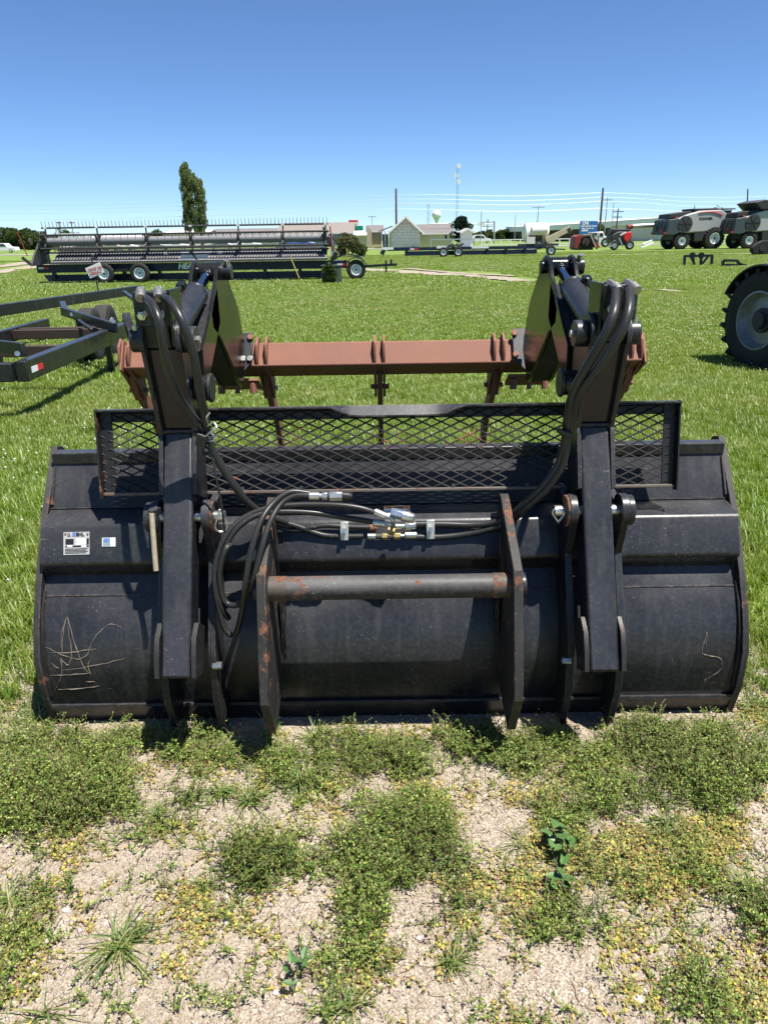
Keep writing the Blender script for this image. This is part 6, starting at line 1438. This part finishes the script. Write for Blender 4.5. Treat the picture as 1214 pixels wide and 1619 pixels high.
for i in range(900):
    x, y = G_.uniform(-1.6, 1.6), G_.uniform(1.25, 2.5); px, py = proj(x, y, 0)
    if abs(x - XC) < 1.24 and y > 2.0: continue
    if dens(px, py, 0) + dens(px, py, 1) + .6 * mn.noise((x * 3, y * 3, 2)) > .45 or (y > 2.02 and G_.random() < .5): sp_.append((x, y, int(G_.integers(3, 12)), .025, .085, 1.1))
for i in range(420):     # fringe round the bucket's foot and sides
    s_ = -1 if i % 2 else 1
    sp_.append((XC + s_ * G_.uniform(1.22, 1.75), G_.uniform(1.75, 2.6), int(G_.integers(8, 18)), .03, .09, 1.1))
for i in range(150): sp_.append((XC + G_.uniform(-1.2, 1.2), G_.uniform(1.85, 2.05), int(G_.integers(2, 7)), .02, .06, 1.2))
tufts('grass_fringe', sp_, 77)
# straw, dead stems and runners lying on the gravel
g_ = np.random.default_rng(55); V, F, T_ = [], [], []; nb = 0
for i in range(1500):
    x, y = g_.uniform(-1.6, 1.6), g_.uniform(.9, 2.1); L_ = g_.uniform(.008, .05) * (2 if g_.random() < .08 else 1); a = g_.uniform(0, 6.28); w_ = g_.uniform(.0004, .0012); c = np.array([[.34, .27, .17], [.24, .17, .10], [.45, .40, .28], [.20, .11, .07]])[g_.integers(0, 4)]
    for k_ in range(5):
        t = k_ / 4; aa = a + .5 * math.sin(t * 3 + i); px_, py_ = x + math.cos(aa) * L_ * t, y + math.sin(aa) * L_ * t; z_ = gz(px_, py_) + .0025 + .004 * math.sin(t * 3.1) * (i % 3); V += [(px_ - math.sin(aa) * w_, py_ + math.cos(aa) * w_, z_), (px_ + math.sin(aa) * w_, py_ - math.cos(aa) * w_, z_)]
        if k_ < 4: F.append((nb + 2 * k_, nb + 2 * k_ + 1, nb + 2 * k_ + 3, nb + 2 * k_ + 2))
    nb += 10; T_ += [(*c, 1)] * 10
o = bpy.data.objects.new('dry_straw', npmesh('dry_straw', np.array(V), np.array(F), 'weed_leaf', [('tint', 'FLOAT_COLOR', np.array(T_))])); col.objects.link(o); o['kind'] = 'stuff'
# leafy seedling with broad leaves
def broadleaf(px, py, n_, lab, s_=1.0, seed=3):
    g = random.Random(seed); p = G(px, py); t = thing('broadleaf_weed', (p.x, p.y, 0), lab, 'weed')
    m0 = MB().tube([p, p + Vector((.01, .03, .04)) * s_, p + Vector((0, .08, .06)) * s_], .002, 5); m0.build('stem', 'tree_leaf_flat' if False else 'green_box', t)
    for i in range(n_):
        a = g.uniform(0, 6.28); e = g.uniform(.1, .7); L_ = g.uniform(.022, .042) * s_; b = p + Vector((g.uniform(-.02, .02), g.uniform(0, .08), g.uniform(.02, .06))) * s_
        d = Vector((math.cos(a) * math.cos(e), math.sin(a) * math.cos(e), math.sin(e))); w_ = Vector((-math.sin(a), math.cos(a), 0)) * L_ * .3
        pts = [b, b + d * L_ * .3 + w_ * .8, b + d * L_ * .6 + w_, b + d * L_ * 1.2 - Vector((0, 0, .006)), b + d * L_ * .6 - w_, b + d * L_ * .3 - w_ * .8]
        m = MB().add(pts + [b + d * L_ * .5 - Vector((0, 0, .004))], [(0, 1, 6), (1, 2, 6), (2, 3, 6), (3, 4, 6), (4, 5, 6), (5, 0, 6)]); m.build('leaf', 'broad_leaf', t)
flat('broad_leaf', (.075, .15, .04), .45, 0, .25, 60)
broadleaf(893, 1370, 16, 'broad-leaved green weed in the yellowing patch at the right', 1.1, 3); broadleaf(884, 1425, 10, 'second smaller broad-leaved weed just below the first', 1.0, 4); broadleaf(465, 1568, 8, 'small leafy sprig alone on the bare gravel near the bottom', .8, 5)
for o in list(bpy.data.objects):
    if o.type == 'MESH' and not o.data.materials: o.data.materials.append(MAT['dark_metal'])
